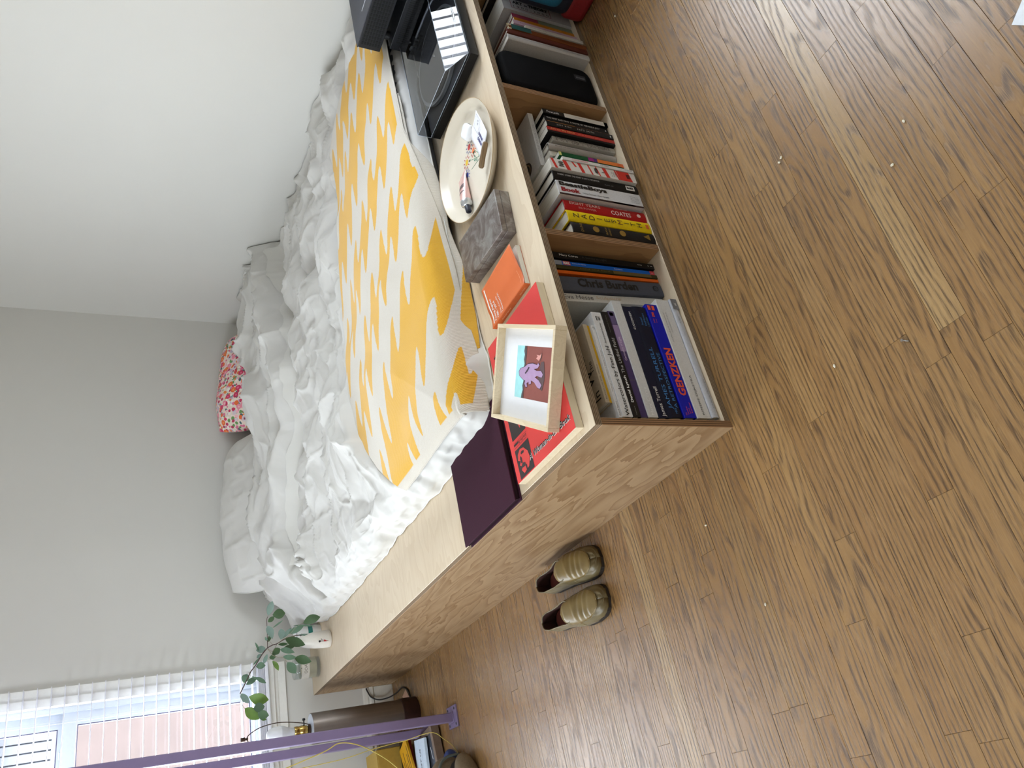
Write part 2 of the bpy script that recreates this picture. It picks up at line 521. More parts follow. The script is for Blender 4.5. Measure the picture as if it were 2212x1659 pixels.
while PY0 + k * PW < YB:
    y0, y1 = PY0 + k * PW, min(PY0 + (k + 1) * PW, YB)
    if y1 <= YF: k += 1; continue
    fixed = sorted(JT.get(k, []))
    js = list(fixed) if fixed else [rp.uniform(-0.7, 0.4)]
    while js[0] > XL: js.insert(0, js[0] - rp.uniform(0.45, 1.25))
    while js[-1] < XR: js.append(js[-1] + rp.uniform(0.5, 1.35))
    for a, b in zip(js, js[1:]):
        a, b = max(a, XL), min(b, XR)
        if b - a < 0.01: continue
        if y0 > 0.0: b2 = min(b, 0.03)        # nothing to lay under the platform
        else: b2 = b
        if b2 - a < 0.01: continue
        seen = (-1.05 < y0 < 0.02 and a < 2.1 and b2 > -0.95) or (y0 >= 0.0 and b2 > -0.95)
        top = rp.uniform(-0.0003, 0.0002)
        if seen:
            cx, cy = (a + b2) / 2, (y0 + y1) / 2
            bm = bmesh.new()
            plank_geo(bm, a - cx, b2 - cx, y0 - cy, y1 - cy, top)
            o = bobj('plank', bm, M_oak, floor)
            o.location = (cx, cy, 0)
            t = min(1, max(0, rp.gauss(0.52, 0.14)))
            for (kk, xx), tv in TONE.items():
                if kk == k and a < xx < b: t = tv
            o['tone'] = t
            n_planks += 1
        else:
            plank_geo(plank_stuff, a, b2, y0, y1, top)
    k += 1
ps = bobj('planks_beyond', plank_stuff, M_oak_far, floor)
ps['kind'] = 'stuff'

# baseboards
def baseboard(name, x0, x1, y0, y1, nrm):
    o = thing(name, '', 'x'); del o['label']; del o['category']; struct(o)
    prof = [(0.0, 0.0), (0.014, 0.0), (0.014, 0.088), (0.010, 0.092), (0.020, 0.100), (0.020, 0.112), (0.013, 0.120), (0.013, 0.128), (0.006, 0.140), (0.0, 0.146)]
    pl = plain(214, 210, 200, 0.4, grain=0.02)
    bm = bmesh.new()
    A, B = Vector((x0, y0, 0)), Vector((x1, y1, 0)); N = Vector(nrm)
    ra = [bm.verts.new(A + N * p + Vector((0, 0, q))) for p, q in prof]
    rb = [bm.verts.new(B + N * p + Vector((0, 0, q))) for p, q in prof]
    for i in range(len(prof) - 1):
        bm.faces.new((ra[i], rb[i], rb[i + 1], ra[i + 1]))
    bm.faces.new(ra); bm.faces.new(rb[::-1])
    bmesh.ops.recalc_face_normals(bm, faces=bm.faces[:])
    bobj('board', bm, pl, o)
    return o
baseboard('baseboard_back', XL, -0.001, YB, YB, (0, -1, 0))
baseboard('baseboard_left', XL, XL, YF, YB, (1, 0, 0))
baseboard('baseboard_right', XR, XR, YF, -0.002, (-1, 0, 0))
baseboard('baseboard_front', XL, XR, YF, YF, (0, 1, 0))

# ------------------------------------------------------------ windows
M_glass = None
def glass_mat():
    g = G('window_glass')
    t = g.n('BsdfTransparent', {'Color': (0.96, 0.98, 0.99, 1)})
    gl = g.n('BsdfGlossy', {'Color': (1, 1, 1, 1), 'Roughness': 0.02})
    f = schlick(g, 1.35)
    mx = g.n('MixShader')
    g.t.links.new(f, mx.inputs[0]); g.t.links.new(t.outputs[0], mx.inputs[1]); g.t.links.new(gl.outputs[0], mx.inputs[2])
    g.t.links.new(mx.outputs[0], g.out.inputs[0])
    return g.m
M_glass = glass_mat()
M_alu = plain(206, 212, 220, 0.35, 0.2, grain=0.02)
M_seal = plain(84, 80, 104, 0.6)
def frame_ring(bm, a0, a1, z0, z1, w, y0, y1):
    add_box(bm, a0, a0 + w, y0, y1, z0, z1); add_box(bm, a1 - w, a1, y0, y1, z0, z1)
    add_box(bm, a0 + w, a1 - w, y0, y1, z0, z0 + w); add_box(bm, a0 + w, a1 - w, y0, y1, z1 - w, z1)
def window(name, M, a0, a1, z0, z1, rail):
    """built along local x (width), y (outwards), z; M places it"""
    o = thing(name, '', 'x'); del o['label']; del o['category']; struct(o); o.matrix_world = M
    bm = bmesh.new()      # casing on the room side, stepped moulding
    for (e, t0, t1) in ((0.072, -0.018, 0.0), (0.030, -0.026, -0.018)):
        add_box(bm, a0 - e, a0 + 0.002, t0, t1, z0 - 0.0, z1 + e); add_box(bm, a1 - 0.002, a1 + e, t0, t1, z0, z1 + e)
        add_box(bm, a0 - e, a1 + e, t0, t1, z1, z1 + e)
    bobj('casing', bm, M_trim, o)
    bm = bmesh.new()      # stool and apron
    add_box(bm, a0 - 0.08, a1 + 0.075, -0.045, 0.06, z0 - 0.022, z0)
    bobj('sill', bm, M_trim, o)
    bm = bmesh.new()
    add_box(bm, a0 - 0.072, a1 + 0.068, -0.018, 0, z0 - 0.078, z0 - 0.022); add_box(bm, a0 - 0.072, a1 + 0.068, -0.025, -0.018, z0 - 0.04, z0 - 0.022)
    bobj('apron', bm, M_trim, o)
    bm = bmesh.new()
    frame_ring(bm, a0, a1, z0, z1, 0.022, 0.03, 0.10)
    bobj('frame', bm, M_alu, o)
    for nm, s0, s1, yy, w in (('lower_sash', z0 + 0.022, rail + 0.02, 0.045, 0.052), ('upper_sash', rail - 0.02, z1 - 0.022, 0.07, 0.058)):
        bm = bmesh.new()
        frame_ring(bm, a0 + 0.022, a1 - 0.022, s0, s1, w, yy, yy + 0.024)
        s = bobj(nm, bm, M_alu, o)
        bm = bmesh.new()
        frame_ring(bm, a0 + 0.022 + w, a1 - 0.022 - w, s0 + w, s1 - w, 0.004, yy + 0.003, yy + 0.02)
        bobj('seal', bm, M_seal, s)
        bm = bmesh.new()
        add_box(bm, a0 + 0.022 + w, a1 - 0.022 - w, yy + 0.011, yy + 0.013, s0 + w, s1 - w)
        bobj('pane', bm, M_glass, s)
    add = box('latch', a1 - 0.20, a1 - 0.17, 0.062, 0.072, rail + 0.022, rail + 0.03, M_alu, o, 0.002)
    return o
window('window_1', Matrix.Translation((0, YB, 0)), W1['x0'], W1['x1'], W1['z0'], W1['z1'], 1.385)
# right and left walls: local x runs along the wall
def side_m(pos, s):
    return Matrix(((0, s, 0, pos), (-s, 0, 0, 0), (0, 0, 1, 0), (0, 0, 0, 1)))
window('window_2', side_m(XR, 1), -W2['y1'], -W2['y0'], W2['z0'], W2['z1'], 1.45)
window('fill_window_left', side_m(XL, -1), W_FILL['y0'], W_FILL['y1'], W_FILL['z0'], W_FILL['z1'], 1.45)  # added out-of-view window, lets extra sky light into the room

M_slat = plain(232, 232, 240, 0.4, grain=0.02)
M_cord = plain(226, 226, 232, 0.8)
def blind(name, label, M, a0, a1, ztop, zbot, pitch, first, nsl, tilt, stack, yc):
    o = thing(name, label, 'blind'); o.matrix_world = M
    box('headrail', a0, a1, yc - 0.03, yc + 0.03, ztop - 0.045, ztop, M_slat, o, 0.003)
    bm = bmesh.new()
    n = 6
    pr = [(-0.025 + 0.05 * i / n, 0.0016 * math.sin(PI * i / n)) for i in range(n + 1)]
    ct, st = math.cos(tilt), math.sin(tilt)
    pts = [(p[0] * ct - p[1] * st, p[0] * st + p[1] * ct) for p in pr]
    for t in (0.0, -0.0022):
        pass
    top = [(p[0] + 0.0, p[1] + 0.0011) for p in pts]; bot = [(p[0], p[1] - 0.0011) for p in pts][::-1]
    loop = top + bot
    A = [bm.verts.new((a0, p[0], p[1])) for p in loop]; B = [bm.verts.new((a1, p[0], p[1])) for p in loop]
    for i in range(len(loop)):
        j = (i + 1) % len(loop); bm.faces.new((A[i], A[j], B[j], B[i]))
    bm.faces.new(A[::-1]); bm.faces.new(B)
    bmesh.ops.recalc_face_normals(bm, faces=bm.faces[:])
    s0 = bobj('slat', bm, M_slat, o)
    for i in range(nsl):
        s = s0 if i == 0 else s0.copy()
        if i: COL.objects.link(s)
        s.location = (0, yc, first + i * pitch)
    for i in range(stack):
        s = s0.copy(); COL.objects.link(s)
        s.location = (0.003 * math.sin(i * 2.1), yc + 0.002 * math.sin(i * 3.7), zbot + 0.020 + i * 0.0042)
        if stack and tilt: s.rotation_euler = (-tilt, 0, 0)
    box('bottom_rail', a0 + 0.002, a1 - 0.002, yc - 0.026, yc + 0.026, zbot, zbot + 0.016, M_slat, o, 0.003)
    for ca in (a0 + 0.14, (a0 + a1) / 2, a1 - 0.14):
        for dy in (-0.027, 0.027):
            tube('ladder_cord', [(ca, yc + dy, zbot + 0.01), (ca, yc + dy, ztop - 0.04)], 0.0007, M_cord, o, 5)
    return o
b1 = blind('venetian_blind', 'white venetian blind with open flat slats in the back wall window', Matrix.Translation((0, YB, 0)),
           W1['x0'] - 0.065, 0.165, 2.17, 0.5925, 0.0493, 0.661, 29, 0.0, 7, -0.056)
blind('venetian_blind', 'white venetian blind with tilted slats in the right wall window', side_m(XR, 1),
      -W2['y1'] - 0.06, -W2['y0'] + 0.06, 2.20, 0.82, 0.045, 0.86, 29, 0.5, 0, -0.056)

# neighbouring house outside the back window
M_stucco = plain(80, 68, 66, 0.9, grain=0.05, scale=9, bump=0.2)
M_siding = plain(86, 88, 98, 0.6, grain=0.02)
nb = thing('neighbouring_house', 'pale pink stucco house seen through the back window', 'building', (0, 0, 0))
box('stucco_wall', -0.22, 3.6, 4.6, 4.9, -1.5, 1.47, M_stucco, nb)
box('band_board', -0.24, 3.6, 4.57, 4.6, 1.47, 1.52, M_siding, nb)
box('upper_wall', -0.22, 3.6, 4.6, 4.9, 1.47, 1.84, M_siding, nb)
box('eaves', -0.32, 3.7, 4.45, 4.9, 1.84, 1.89, M_siding, nb)
for i in range(24):
    box('siding_board', -0.215 + i * 0.055, -0.215 + i * 0.055 + 0.046, 4.575, 4.6, 1.52, 1.84, M_siding, nb)
yard = struct(box('ground_outside', -6, 6, YB + TH, 9, -1.6, -1.5, plain(150, 148, 142, 0.9)))

# ------------------------------------------------------------ platform bed
HT, TK = 0.380, 0.0184
pb = thing('platform_bed', 'low plywood platform bed with open book shelves along its front', 'bed', (0, 0, 0))
def sheet(name, x0, x1, y0, y1, z0, z1, face, edge, axis, parent):
    """plywood sheet: veneer on the two big faces, plies on the edges"""
    bm = bmesh.new(); add_box(bm, x0, x1, y0, y1, z0, z1)
    bm.normal_update()
    ai = 'XYZ'.index(axis)
    for f in bm.faces: f.material_index = 0 if abs(f.normal[ai]) > 0.5 else 1
    o = bobj(name, bm, None, parent, mats=[face, edge])
    return bevel_mod(o, 0.0008, 1)
YE = 2.690
sheet('top_slab', 0.0, 2.102, 0.0, YE, HT - TK, HT, M_birch, M_edgeZ, 'Z', pb)
sheet('end_panel', 0.0, 0.018, 0.001, YE, 0.0, HT - TK, M_fir, M_edgeX, 'X', pb)
sheet('bottom_board', 0.018, 2.10, 0.002, 0.36, 0.0, 0.018, M_birch, M_edgeZ0, 'Z', pb)
DIV = [0.527, 1.052, 1.578]
M_div = []
for d in DIV:
    e = ply_edge('ply_edge_divider', 'X', 0.018, 7, lo=rgb(100, 72, 48), hi=rgb(166, 128, 92), off=d)
    sheet('divider', d, d + 0.018, 0.003, 0.35, 0.018, HT - TK, M_inner, e, 'X', pb)
sheet('back_panel', 0.018, 2.10, 0.35, 0.362, 0.018, HT - TK, M_inner, M_edgeZ0, 'Y', pb)
sheet('right_panel', 2.082, 2.10, 0.362, YE, 0.0, HT - TK, M_inner, M_edgeX, 'X', pb)
# ------------------------------------------------------------ books
M_page = None
def pages_mat():
    g = G('paper_edges')
    x, y, z = g.sep(g.coord('Object'))[:3]
    n = g.noise(g.comb(g.mul(x, 1400), g.mul(y, 6), g.mul(z, 6)), 1.0, 2, 0.6)
    return g.bsdf(g.ramp(n, [(0.3, rgb(196, 190, 176)), (0.7, rgb(232, 228, 216))]), 0.8, None, 0, 0.2)
M_page = pages_mat()
def cloth(r, g_, b, rough=0.55):
    r, g_, b = (round(c * min(1, 0.42 + 0.58 * c / 150)) for c in (r, g_, b))
    return plain(r, g_, b, rough, spec=0.3, grain=0.06, scale=220)
def ink(r, g_, b): return plain(r, g_, b, 0.5, grain=0.0)
BLACK, WHITE = ink(9, 9, 9), ink(236, 236, 234)
class Book:
    def __init__(s, label, w, h, d, col, loc, rot=(0, 0, 0), hard=True, bulge=0.0, group=None, front=None, spine_mat=None, rough=0.5, name='book', page=None):
        s.w, s.h, s.d = w, h, d
        s.o = thing(name, label, 'book', loc, rot, group)
        m = col if isinstance(col, bpy.types.Material) else cloth(*col, rough)
        t = 0.0024 if hard else 0.0006
        t = min(t, w * 0.22)
        b = bulge
        arc = [(w / 2 - math.cos(PI * i / 8) * w / 2, b - math.sin(PI * i / 8) * b) for i in range(9)] if b > 0 else [(0, 0), (w, 0)]
        arci = [(w / 2 + math.cos(PI * i / 8) * (w / 2 - t), b + t - math.sin(PI * i / 8) * b) for i in range(9)] if b > 0 else [(w - t, t), (t, t)]
        out = [(0, d)] + arc + [(w, d), (w - t, d)] + arci + [(t, d)]
        bm = bmesh.new(); add_poly(bm, out, h)
        bmesh.ops.recalc_face_normals(bm, faces=bm.faces[:])
        mats = [m]
        if spine_mat: mats.append(spine_mat)
        s.cover = bobj('cover', bm, None, s.o, mats=mats)
        if spine_mat:
            for p in s.cover.data.polygons:
                if p.center.y < b + 0.0005 and abs(p.normal.z) < 0.5: p.material_index = 1
        bevel_mod(s.cover, 0.0006, 1)
        i = 0.003 if hard else 0.0004
        box('pages', t + 0.0002, w - t - 0.0002, b + t + 0.0006, d - (0.004 if hard else 0.0006), i, h - i, page or M_page, s.o)
    def sp(s, body, z, L=None, h=None, x=0.5, mat=WHITE, bold=0.0, shear=0.0, spacing=1.0, y=0.0, name='lettering'):
        """spine lettering, reading down the spine; z = start, x = centre of the line across the spine (0..1)"""
        V, F, mn, mx = text_mesh(body, bold, shear, spacing)
        W, H = mx[0] - mn[0], mx[1] - mn[1]
        hh = h if h else L * H / W
        return text(body, (s.w * x - hh / 2, y, z), (0, 0, -1), (1, 0, 0), mat, s.o, h=hh, w=L, bold=bold, shear=shear, spacing=spacing, name=name, lift=0.0007)
    def block(s, z0, z1, x0, x1, mat, name='label_panel', y=0.0, lift=0.0004):
        """coloured panel on the spine from z0 up to z1, x as a share of the width"""
        return quad(name, (s.w * x0, y, z1), (0, 0, -1), (1, 0, 0), z1 - z0, s.w * (x1 - x0), mat, s.o, lift)
    def up(s, body, z, h, x=0.5, mat=WHITE, **k):
        """word set across an upright spine (read with the head tilted the other way)"""
        return text(body, (s.w * x, 0, z), (1, 0, 0), (0, 0, 1), mat, s.o, h=h, anchor=0.5, **k)
LIE = (0, -PI / 2, 0)
G1 = 'art books lying in the first compartment'
def lying(label, xl, xr, z0, z1, col, y=0.02, d=0.26, **k):
    return Book(label, z1 - z0 - 0.0006, xr - xl, d, col, (xr, y, z0), LIE, group=G1, **k)
GREYINK = ink(120, 120, 124)
b = lying('silver grey art book with rounded spine at the bottom of the lying stack', 0.031, 0.372, 0.0185, 0.040, (186, 188, 194), y=0.010, d=0.25, bulge=0.005, rough=0.3)
b.block(0.001, 0.033, 0.05, 0.95, ink(120, 120, 124), y=-0.0004); b.up('R', 0.014, 0.008, 0.5, WHITE, lift=0.0016)
b.sp('JOHN McCRACKEN', 0.318, 0.080, 0.0055, 0.4, GREYINK); b.sp('Radius', 0.075, 0.020, 0.0035, 0.65, GREYINK)
b = lying('thick white art book with small black name lettering near the bottom of the stack', 0.031, 0.370, 0.0405, 0.081, (214, 213, 210), y=0.016)
b.sp('RINEKE DIJKSTRA', 0.330, 0.108, 0.0075, 0.45, ink(70, 70, 70)); b.sp('COLEMAN MUSEUM OF MODERN ART', 0.128, 0.090, 0.0032, 0.75, GREYINK)
b.sp('GUGGENHEIM MUSEUM', 0.100, 0.060, 0.0032, 0.55, GREYINK)
ORG = ink(226, 84, 52)
b = lying('bright blue art book with large orange capitals on its spine', 0.032, 0.353, 0.0815, 0.117, (22, 40, 168), y=0.018)
b.sp('GENZKEN', 0.262, 0.132, 0.0215, 0.45, ORG, bold=0.035, spacing=1.02)
b.block(0.004, 0.018, 0.30, 0.88, ORG)
for i in range(4): b.sp('MoMA', 0.0175, 0.0135, 0.0062, 0.60, ink(40, 40, 140), bold=0.04) if i == 0 else None
b.sp('DMA', 0.038, 0.014, 0.008, 0.62, ORG, bold=0.05); b.sp('Dallas', 0.056, 0.012, 0.004, 0.72, ORG); b.sp('Chicago', 0.056, 0.012, 0.004, 0.5, ORG)
for i, wd in enumerate(('Iris', 'Genzken', 'Sabine', 'Breitwieser')): b.sp(wd, 0.314 - 0.002 * i, None, 0.0042, 0.78 - 0.18 * i, ORG)
LB = ink(64, 128, 190)
b = lying('thick navy art book with large pale blue capitals on its spine', 0.032, 0.343, 0.1175, 0.161, (16, 26, 58), y=0.019, bulge=0.004)
b.sp('JAMES TURRELL', 0.288, 0.168, 0.0135, 0.66, LB); b.sp('A RETROSPECTIVE', 0.285, 0.150, 0.0085, 0.30, LB)
for i, wd in enumerate(('LACMA', 'DelMonico', 'Prestel')): b.sp(wd, 0.058 - 0.001 * i, None, 0.0058, 0.2 + 0.22 * i, LB)
b.sp('MKB', 0.300, 0.014, 0.006, 0.4, LB)
b = lying('dark navy museum catalogue with white lettering above the thick navy book', 0.031, 0.340, 0.1615, 0.189, (22, 34, 66), y=0.020)
b.sp('James Turrell', 0.305, 0.078, 0.0125, 0.36, WHITE); b.sp('GUGGENHEIM', 0.068, 0.052, 0.0058, 0.40, WHITE)
b = lying('thick off white art book with faint grey lettering in the middle of the stack', 0.032, 0.354, 0.1895, 0.217, (206, 207, 206), y=0.020)
b.sp('Mary Corse', 0.316, 0.072, 0.0095, 0.45, ink(232, 232, 232))
b = lying('purple paperback with pale lilac lettering above the thick off white book', 0.032, 0.322, 0.2175, 0.2365, (88, 76, 112), y=0.022, hard=False)
b.block(0.040, 0.115, 0.0, 0.9, ink(150, 128, 168)); b.block(0.0, 0.038, 0.1, 0.9, ink(92, 80, 120)); b.sp('Geometry of Light', 0.140, 0.066, 0.008, 0.45, ink(214, 196, 222))
b.block(0.004, 0.014, 0.25, 0.8, ink(214, 214, 220)); b.block(0.19, 0.196, 0.05, 0.95, ink(64, 54, 86))
b = lying('charcoal art book with white film title lettering under the white watercolour book', 0.032, 0.317, 0.237, 0.2585, (44, 42, 42), y=0.020)
b.sp('David Lynch', 0.248, 0.070, 0.0085, 0.5, WHITE, bold=0.03); b.sp('The Unified Field', 0.172, 0.096, 0.0085, 0.5, ink(190, 190, 190)); b.sp('Catalogue', 0.280, 0.022, 0.004, 0.5, ink(130, 128, 124))
b.sp('Pennsylvania Academy', 0.060, 0.050, 0.004, 0.5, ink(100, 98, 96))
b = lying('white art book with large black watercolour title near the top of the stack', 0.032, 0.313, 0.259, 0.287, (220, 221, 222), y=0.020)
b.sp('Watercolors by Finn Juhl', 0.278, 0.182, 0.0125, 0.40, BLACK, bold=0.008); b.sp('Anne-Louise Sommer', 0.088, 0.058, 0.0058, 0.45, BLACK)
b.sp('HATJE', 0.024, 0.012, 0.0052, 0.60, BLACK, bold=0.05); b.sp('CANTZ', 0.024, 0.012, 0.0052, 0.36, BLACK, bold=0.05)
b = lying('thin white paperback lying on the white watercolour book', 0.031, 0.275, 0.2875, 0.2955, (224, 224, 224), y=0.022, hard=False)
b.sp('Good Sport', 0.240, 0.036, 0.0052, 0.5, BLACK); b.sp('Writings  |  Interviews  |  Seeing  |  Essays', 0.180, 0.11, 0.0034, 0.5, GREYINK); b.sp('c3', 0.012, 0.007, 0.005, 0.5, BLACK)
b = lying('yellow paperback lying second from the top of the stack', 0.072, 0.279, 0.296, 0.3045, (206, 160, 42), y=0.030, d=0.15, hard=False)
b = lying('beige paperback with black title lying on top of the stack', 0.070, 0.279, 0.305, 0.3165, (188, 174, 150), y=0.026, d=0.14, hard=False)
b.sp('Essays on the Wake', 0.20, 0.09, 0.003, 0.5, BLACK)
for body, x, yy, h in (('In', 0.193, 0.010, 0.024), ('W', 0.155, 0.016, 0.030), ('The', 0.127, 0.008, 0.014), ('of th', 0.106, 0.030, 0.013), ('Expan', 0.078, 0.045, 0.011), ('by B', 0.040, 0.068, 0.014)):
    text(body, (b.w, yy, x), (0, 0, -1), (0, 1, 0), BLACK, b.o, h=h)

# standing in the first compartment
G2 = 'art books standing in the first compartment'
def standing(label, x0, x1, h, col, y=0.02, d=0.24, lean=0.0, group=None, z=0.0185, **k):
    return Book(label, x1 - x0 - 0.0005, h, d, col, (x0, y, z), (0, -lean, 0), group=group, **k)
b = standing('white standing art book with dark and tan lettering beside the lying stack', 0.381, 0.405, 0.327, (206, 205, 200), y=0.052, lean=0.055, group=G2)
b.sp('Eva Hesse', 0.306, 0.085, 0.0125, 0.55, ink(70, 70, 72)); b.sp('Sculpture', 0.212, 0.075, 0.0115, 0.55, ink(196, 170, 140))
b = standing('thick dark grey art book with raised black lettering standing beside the white one', 0.405, 0.449, 0.322, (92, 95, 105), y=0.041, lean=0.05, group=G2, bulge=0.003)
b.sp('Chris Burden', 0.262, 0.182, 0.026, 0.56, BLACK, bold=0.035)
cb = thing  # roundel near the foot
bm = bmesh.new(); add_lathe(bm, [(0.0085, 0), (0.0085, 0.0004), (0.0068, 0.0004), (0.0068, 0)], 24, Matrix.Translation((0.022, -0.0008, 0.022)) @ Matrix.Rotation(PI / 2, 4, 'X'), cap=False)
bobj('roundel', bm, BLACK, b.o); b.sp('m', 0.025, 0.006, 0.005, 0.5, BLACK)
b = standing('thin orange hardcover standing against the dark grey art book', 0.4515, 0.4615, 0.318, (214, 112, 38), y=0.044, lean=0.028, group=G2)
b = standing('thin olive and brown hardcover standing beside the orange one', 0.463, 0.4755, 0.318, (78, 74, 34), y=0.043, lean=0.022, group=G2)
b.block(0.02, 0.14, 0.1, 0.9, ink(100, 82, 40)); b.sp('Land and Earth Projects', 0.24, 0.15, 0.005, 0.5, ink(116, 98, 44))
b = standing('sky blue art book with red and white label standing near the divider', 0.477, 0.491, 0.310, (28, 116, 206), y=0.048, lean=0.014, group=G2)
b.block(0.262, 0.283, 0.05, 0.95, ink(196, 70, 84)); b.sp('MAIL', 0.282, 0.019, 0.0085, 0.5, WHITE, bold=0.04); b.sp('Pictures of the Eighties', 0.256, 0.040, 0.004, 0.55, WHITE)
b.block(0.286, 0.309, 0.0, 1.0, ink(150, 156, 166)); b.block(0.001, 0.016, 0.0, 1.0, ink(206, 66, 74)); b.up('?', 0.005, 0.006, 0.5, WHITE); b.sp('Corriente', 0.130, 0.026, 0.004, 0.5, WHITE)
b = standing('black art book with white lettering standing next to the first divider', 0.4925, 0.511, 0.318, (20, 20, 22), y=0.042, lean=0.010, group=G2)
b.sp('Mary Corse', 0.292, 0.054, 0.0085, 0.5, WHITE); b.sp('A Survey in Light', 0.226, 0.075, 0.0085, 0.5, ink(64, 64, 68)); b.sp('Corey', 0.054, 0.014, 0.0045, 0.5, WHITE); b.sp('|  w', 0.020, 0.014, 0.006, 0.5, WHITE)

# second compartment, all standing
G3 = 'books standing in the second compartment'
GOLD = plain(168, 138, 66, 0.35, 0.6, grain=0.05)
b = standing('dark brown clothbound book with gold ornaments beside the first divider', 0.5465, 0.584, 0.256, (44, 37, 34), y=0.003, d=0.19, group=G3, bulge=0.005, rough=0.75)
b.up('DUNE', 0.232, 0.0095, 0.5, GOLD, w=0.026) if False else b.sp('DUNE', 0.243, None, 0.020, 0.5, GOLD) if False else None
text('DUNE', (0.006, 0, 0.222), (0, 0, 1), (-1, 0, 0), GOLD, b.o, h=0.011) if False else None
text('DUNE', (0.0045, 0, 0.226), (1, 0, 0), (0, 0, 1), GOLD, b.o, w=0.028, lift=0.001)
text('HERBERT', (0.0045, 0, 0.142), (1, 0, 0), (0, 0, 1), GOLD, b.o, w=0.028, lift=0.001); text('FRANK', (0.0055, 0, 0.152), (1, 0, 0), (0, 0, 1), GOLD, b.o, w=0.026, lift=0.001)
for zc in (0.186, 0.104):
    bm = bmesh.new(); add_lathe(bm, [(0, 0), (0.0095, 0), (0.0095, 0.0005), (0, 0.0005)], 20, Matrix.Translation((0.0187, -0.0005, zc)) @ Matrix.Rotation(PI / 2, 4, 'X'), cap=False)
    bobj('ornament', bm, GOLD, b.o)
flat_poly('emblem', (0.0187, 0, 0.022), (1, 0, 0), (0, 0, 1), [(-0.010, -0.004), (0.010, -0.004), (0, 0.016)], GOLD, b.o, 0.001)
b = standing('bright yellow hardcover with spaced dark letters down its spine', 0.586, 0.6235, 0.259, (226, 196, 30), y=0.004, d=0.165, group=G3, bulge=0.004)
for i, ch in enumerate('ZADIE'): text(ch, (b.w * 0.50, 0, 0.226 - i * 0.0235), (1, 0, 0), (0, 0, 1), ink(62, 42, 24), b.o, h=0.0165, anchor=0.5, lift=0.001)
for i, ch in enumerate('SMITH'): text(ch, (b.w * 0.50, 0, 0.112 - i * 0.0205), (1, 0, 0), (0, 0, 1), ink(62, 42, 24) if ch != 'M' else ink(120, 66, 30), b.o, h=0.0155, anchor=0.5, lift=0.001)
b.sp('Swing', 0.132, 0.012, 0.006, 0.66, ink(150, 122, 30)); b.sp('Time', 0.132, 0.012, 0.006, 0.38, ink(150, 122, 30)); b.block(0.006, 0.016, 0.3, 0.7, ink(206, 98, 40))
b = standing('red hardcover with white capitals standing beside the yellow one', 0.625, 0.6625, 0.257, (170, 34, 40), y=0.007, d=0.165, group=G3, bulge=0.005)
b.sp('EIGHT YEARS', 0.240, 0.094, 0.0092, 0.68, ink(222, 196, 190)); b.sp('IN POWER', 0.215, 0.054, 0.007, 0.32, ink(206, 150, 146)); b.sp('COATES', 0.114, 0.063, 0.0145, 0.40, ink(232, 214, 208), bold=0.01)
b.sp('TA-NEHISI', 0.104, 0.045, 0.004, 0.84, ink(220, 180, 176))
bm = bmesh.new(); add_lathe(bm, [(0.0, 0), (0.006, 0), (0.006, 0.0004), (0, 0.0004)], 20, Matrix.Translation((0.0185, -0.0006, 0.024)) @ Matrix.Rotation(PI / 2, 4, 'X'), cap=False); bobj('roundel', bm, ink(222, 196, 190), b.o)
b = standing('thick white hardcover with bold black and red title on its spine', 0.6685, 0.7185, 0.267, (214, 215, 218), y=0.0, d=0.20, group=G3)
b.block(0.001, 0.266, 0.0, 0.13, ink(40, 14, 18)); b.block(0.03, 0.10, 0.0, 0.13, ink(120, 60, 60))
b.sp('BeastieBoys', 0.259, 0.148, 0.0185, 0.76, BLACK, bold=0.05); b.sp('Book', 0.257, 0.058, 0.0150, 0.40, ink(150, 24, 34), bold=0.05); b.sp('Michael Diamond / Adam Horovitz', 0.192, 0.082, 0.0052, 0.34, BLACK)
for i in range(5): b.sp(('Wisely arr', 'Bla n shades', 'of each own', 'pls come now', 'To boot land')[i], 0.038 - (i % 2) * 0.002, 0.028, 0.0035, 0.72 - i * 0.10, ink(90, 90, 96))
b = standing('black exhibition catalogue with small white museum label between white and red books', 0.720, 0.7525, 0.270, (26, 26, 28), y=-0.001, d=0.24, group=G3, bulge=0.003)
b.sp('ROBERT GOBER: THE HEART IS NOT A METAPHOR', 0.255, 0.130, 0.0055, 0.62, ink(214, 214, 214)); b.sp('MoMA  NY', 0.110, 0.028, 0.004, 0.35, ink(120, 120, 124)); b.block(0.012, 0.040, 0.25, 0.75, WHITE); b.sp('MoMA', 0.037, 0.022, 0.0085, 0.5, BLACK, bold=0.06)
RED = ink(206, 50, 40)
b = standing('red and white comic volume with slanted panels down its spine', 0.754, 0.7885, 0.272, (222, 218, 212), y=-0.008, d=0.19, group=G3, hard=False)
def band(z0, z1, sl, mat, x0=0.0, x1=1.0):
    flat_poly('spine_panel', (0, 0, 0), (1, 0, 0), (0, 0, 1), [(b.w * x0, z0), (b.w * x1, z0 + sl), (b.w * x1, z1 + sl), (b.w * x0, z1)], mat, b.o, 0.0004)
for z0, z1 in ((0.252, 0.260), (0.212, 0.224), (0.168, 0.178), (0.142, 0.147), (0.118, 0.122), (0.088, 0.100), (0.056, 0.061)): band(z0, z1, 0.008, RED)
band(0.014, 0.056, 0.006, RED); band(0.190, 0.196, 0.008, RED, 0.5, 1.0)
text('AKIRA', (0.007, 0, 0.125), (1, 0, 0), (0, 0, 1), BLACK, b.o, w=0.022, h=0.010, bold=0.06) ; text('1', (0.015, 0, 0.104), (1, 0, 0), (0, 0, 1), BLACK, b.o, h=0.008, bold=0.06)
for i, wd in enumerate(('K. O.', 'DARK', 'HORSE')): text(wd, (0.008, 0, 0.077 - i * 0.006), (1, 0, 0), (0, 0, 1), BLACK, b.o, w=0.018, h=0.0035)
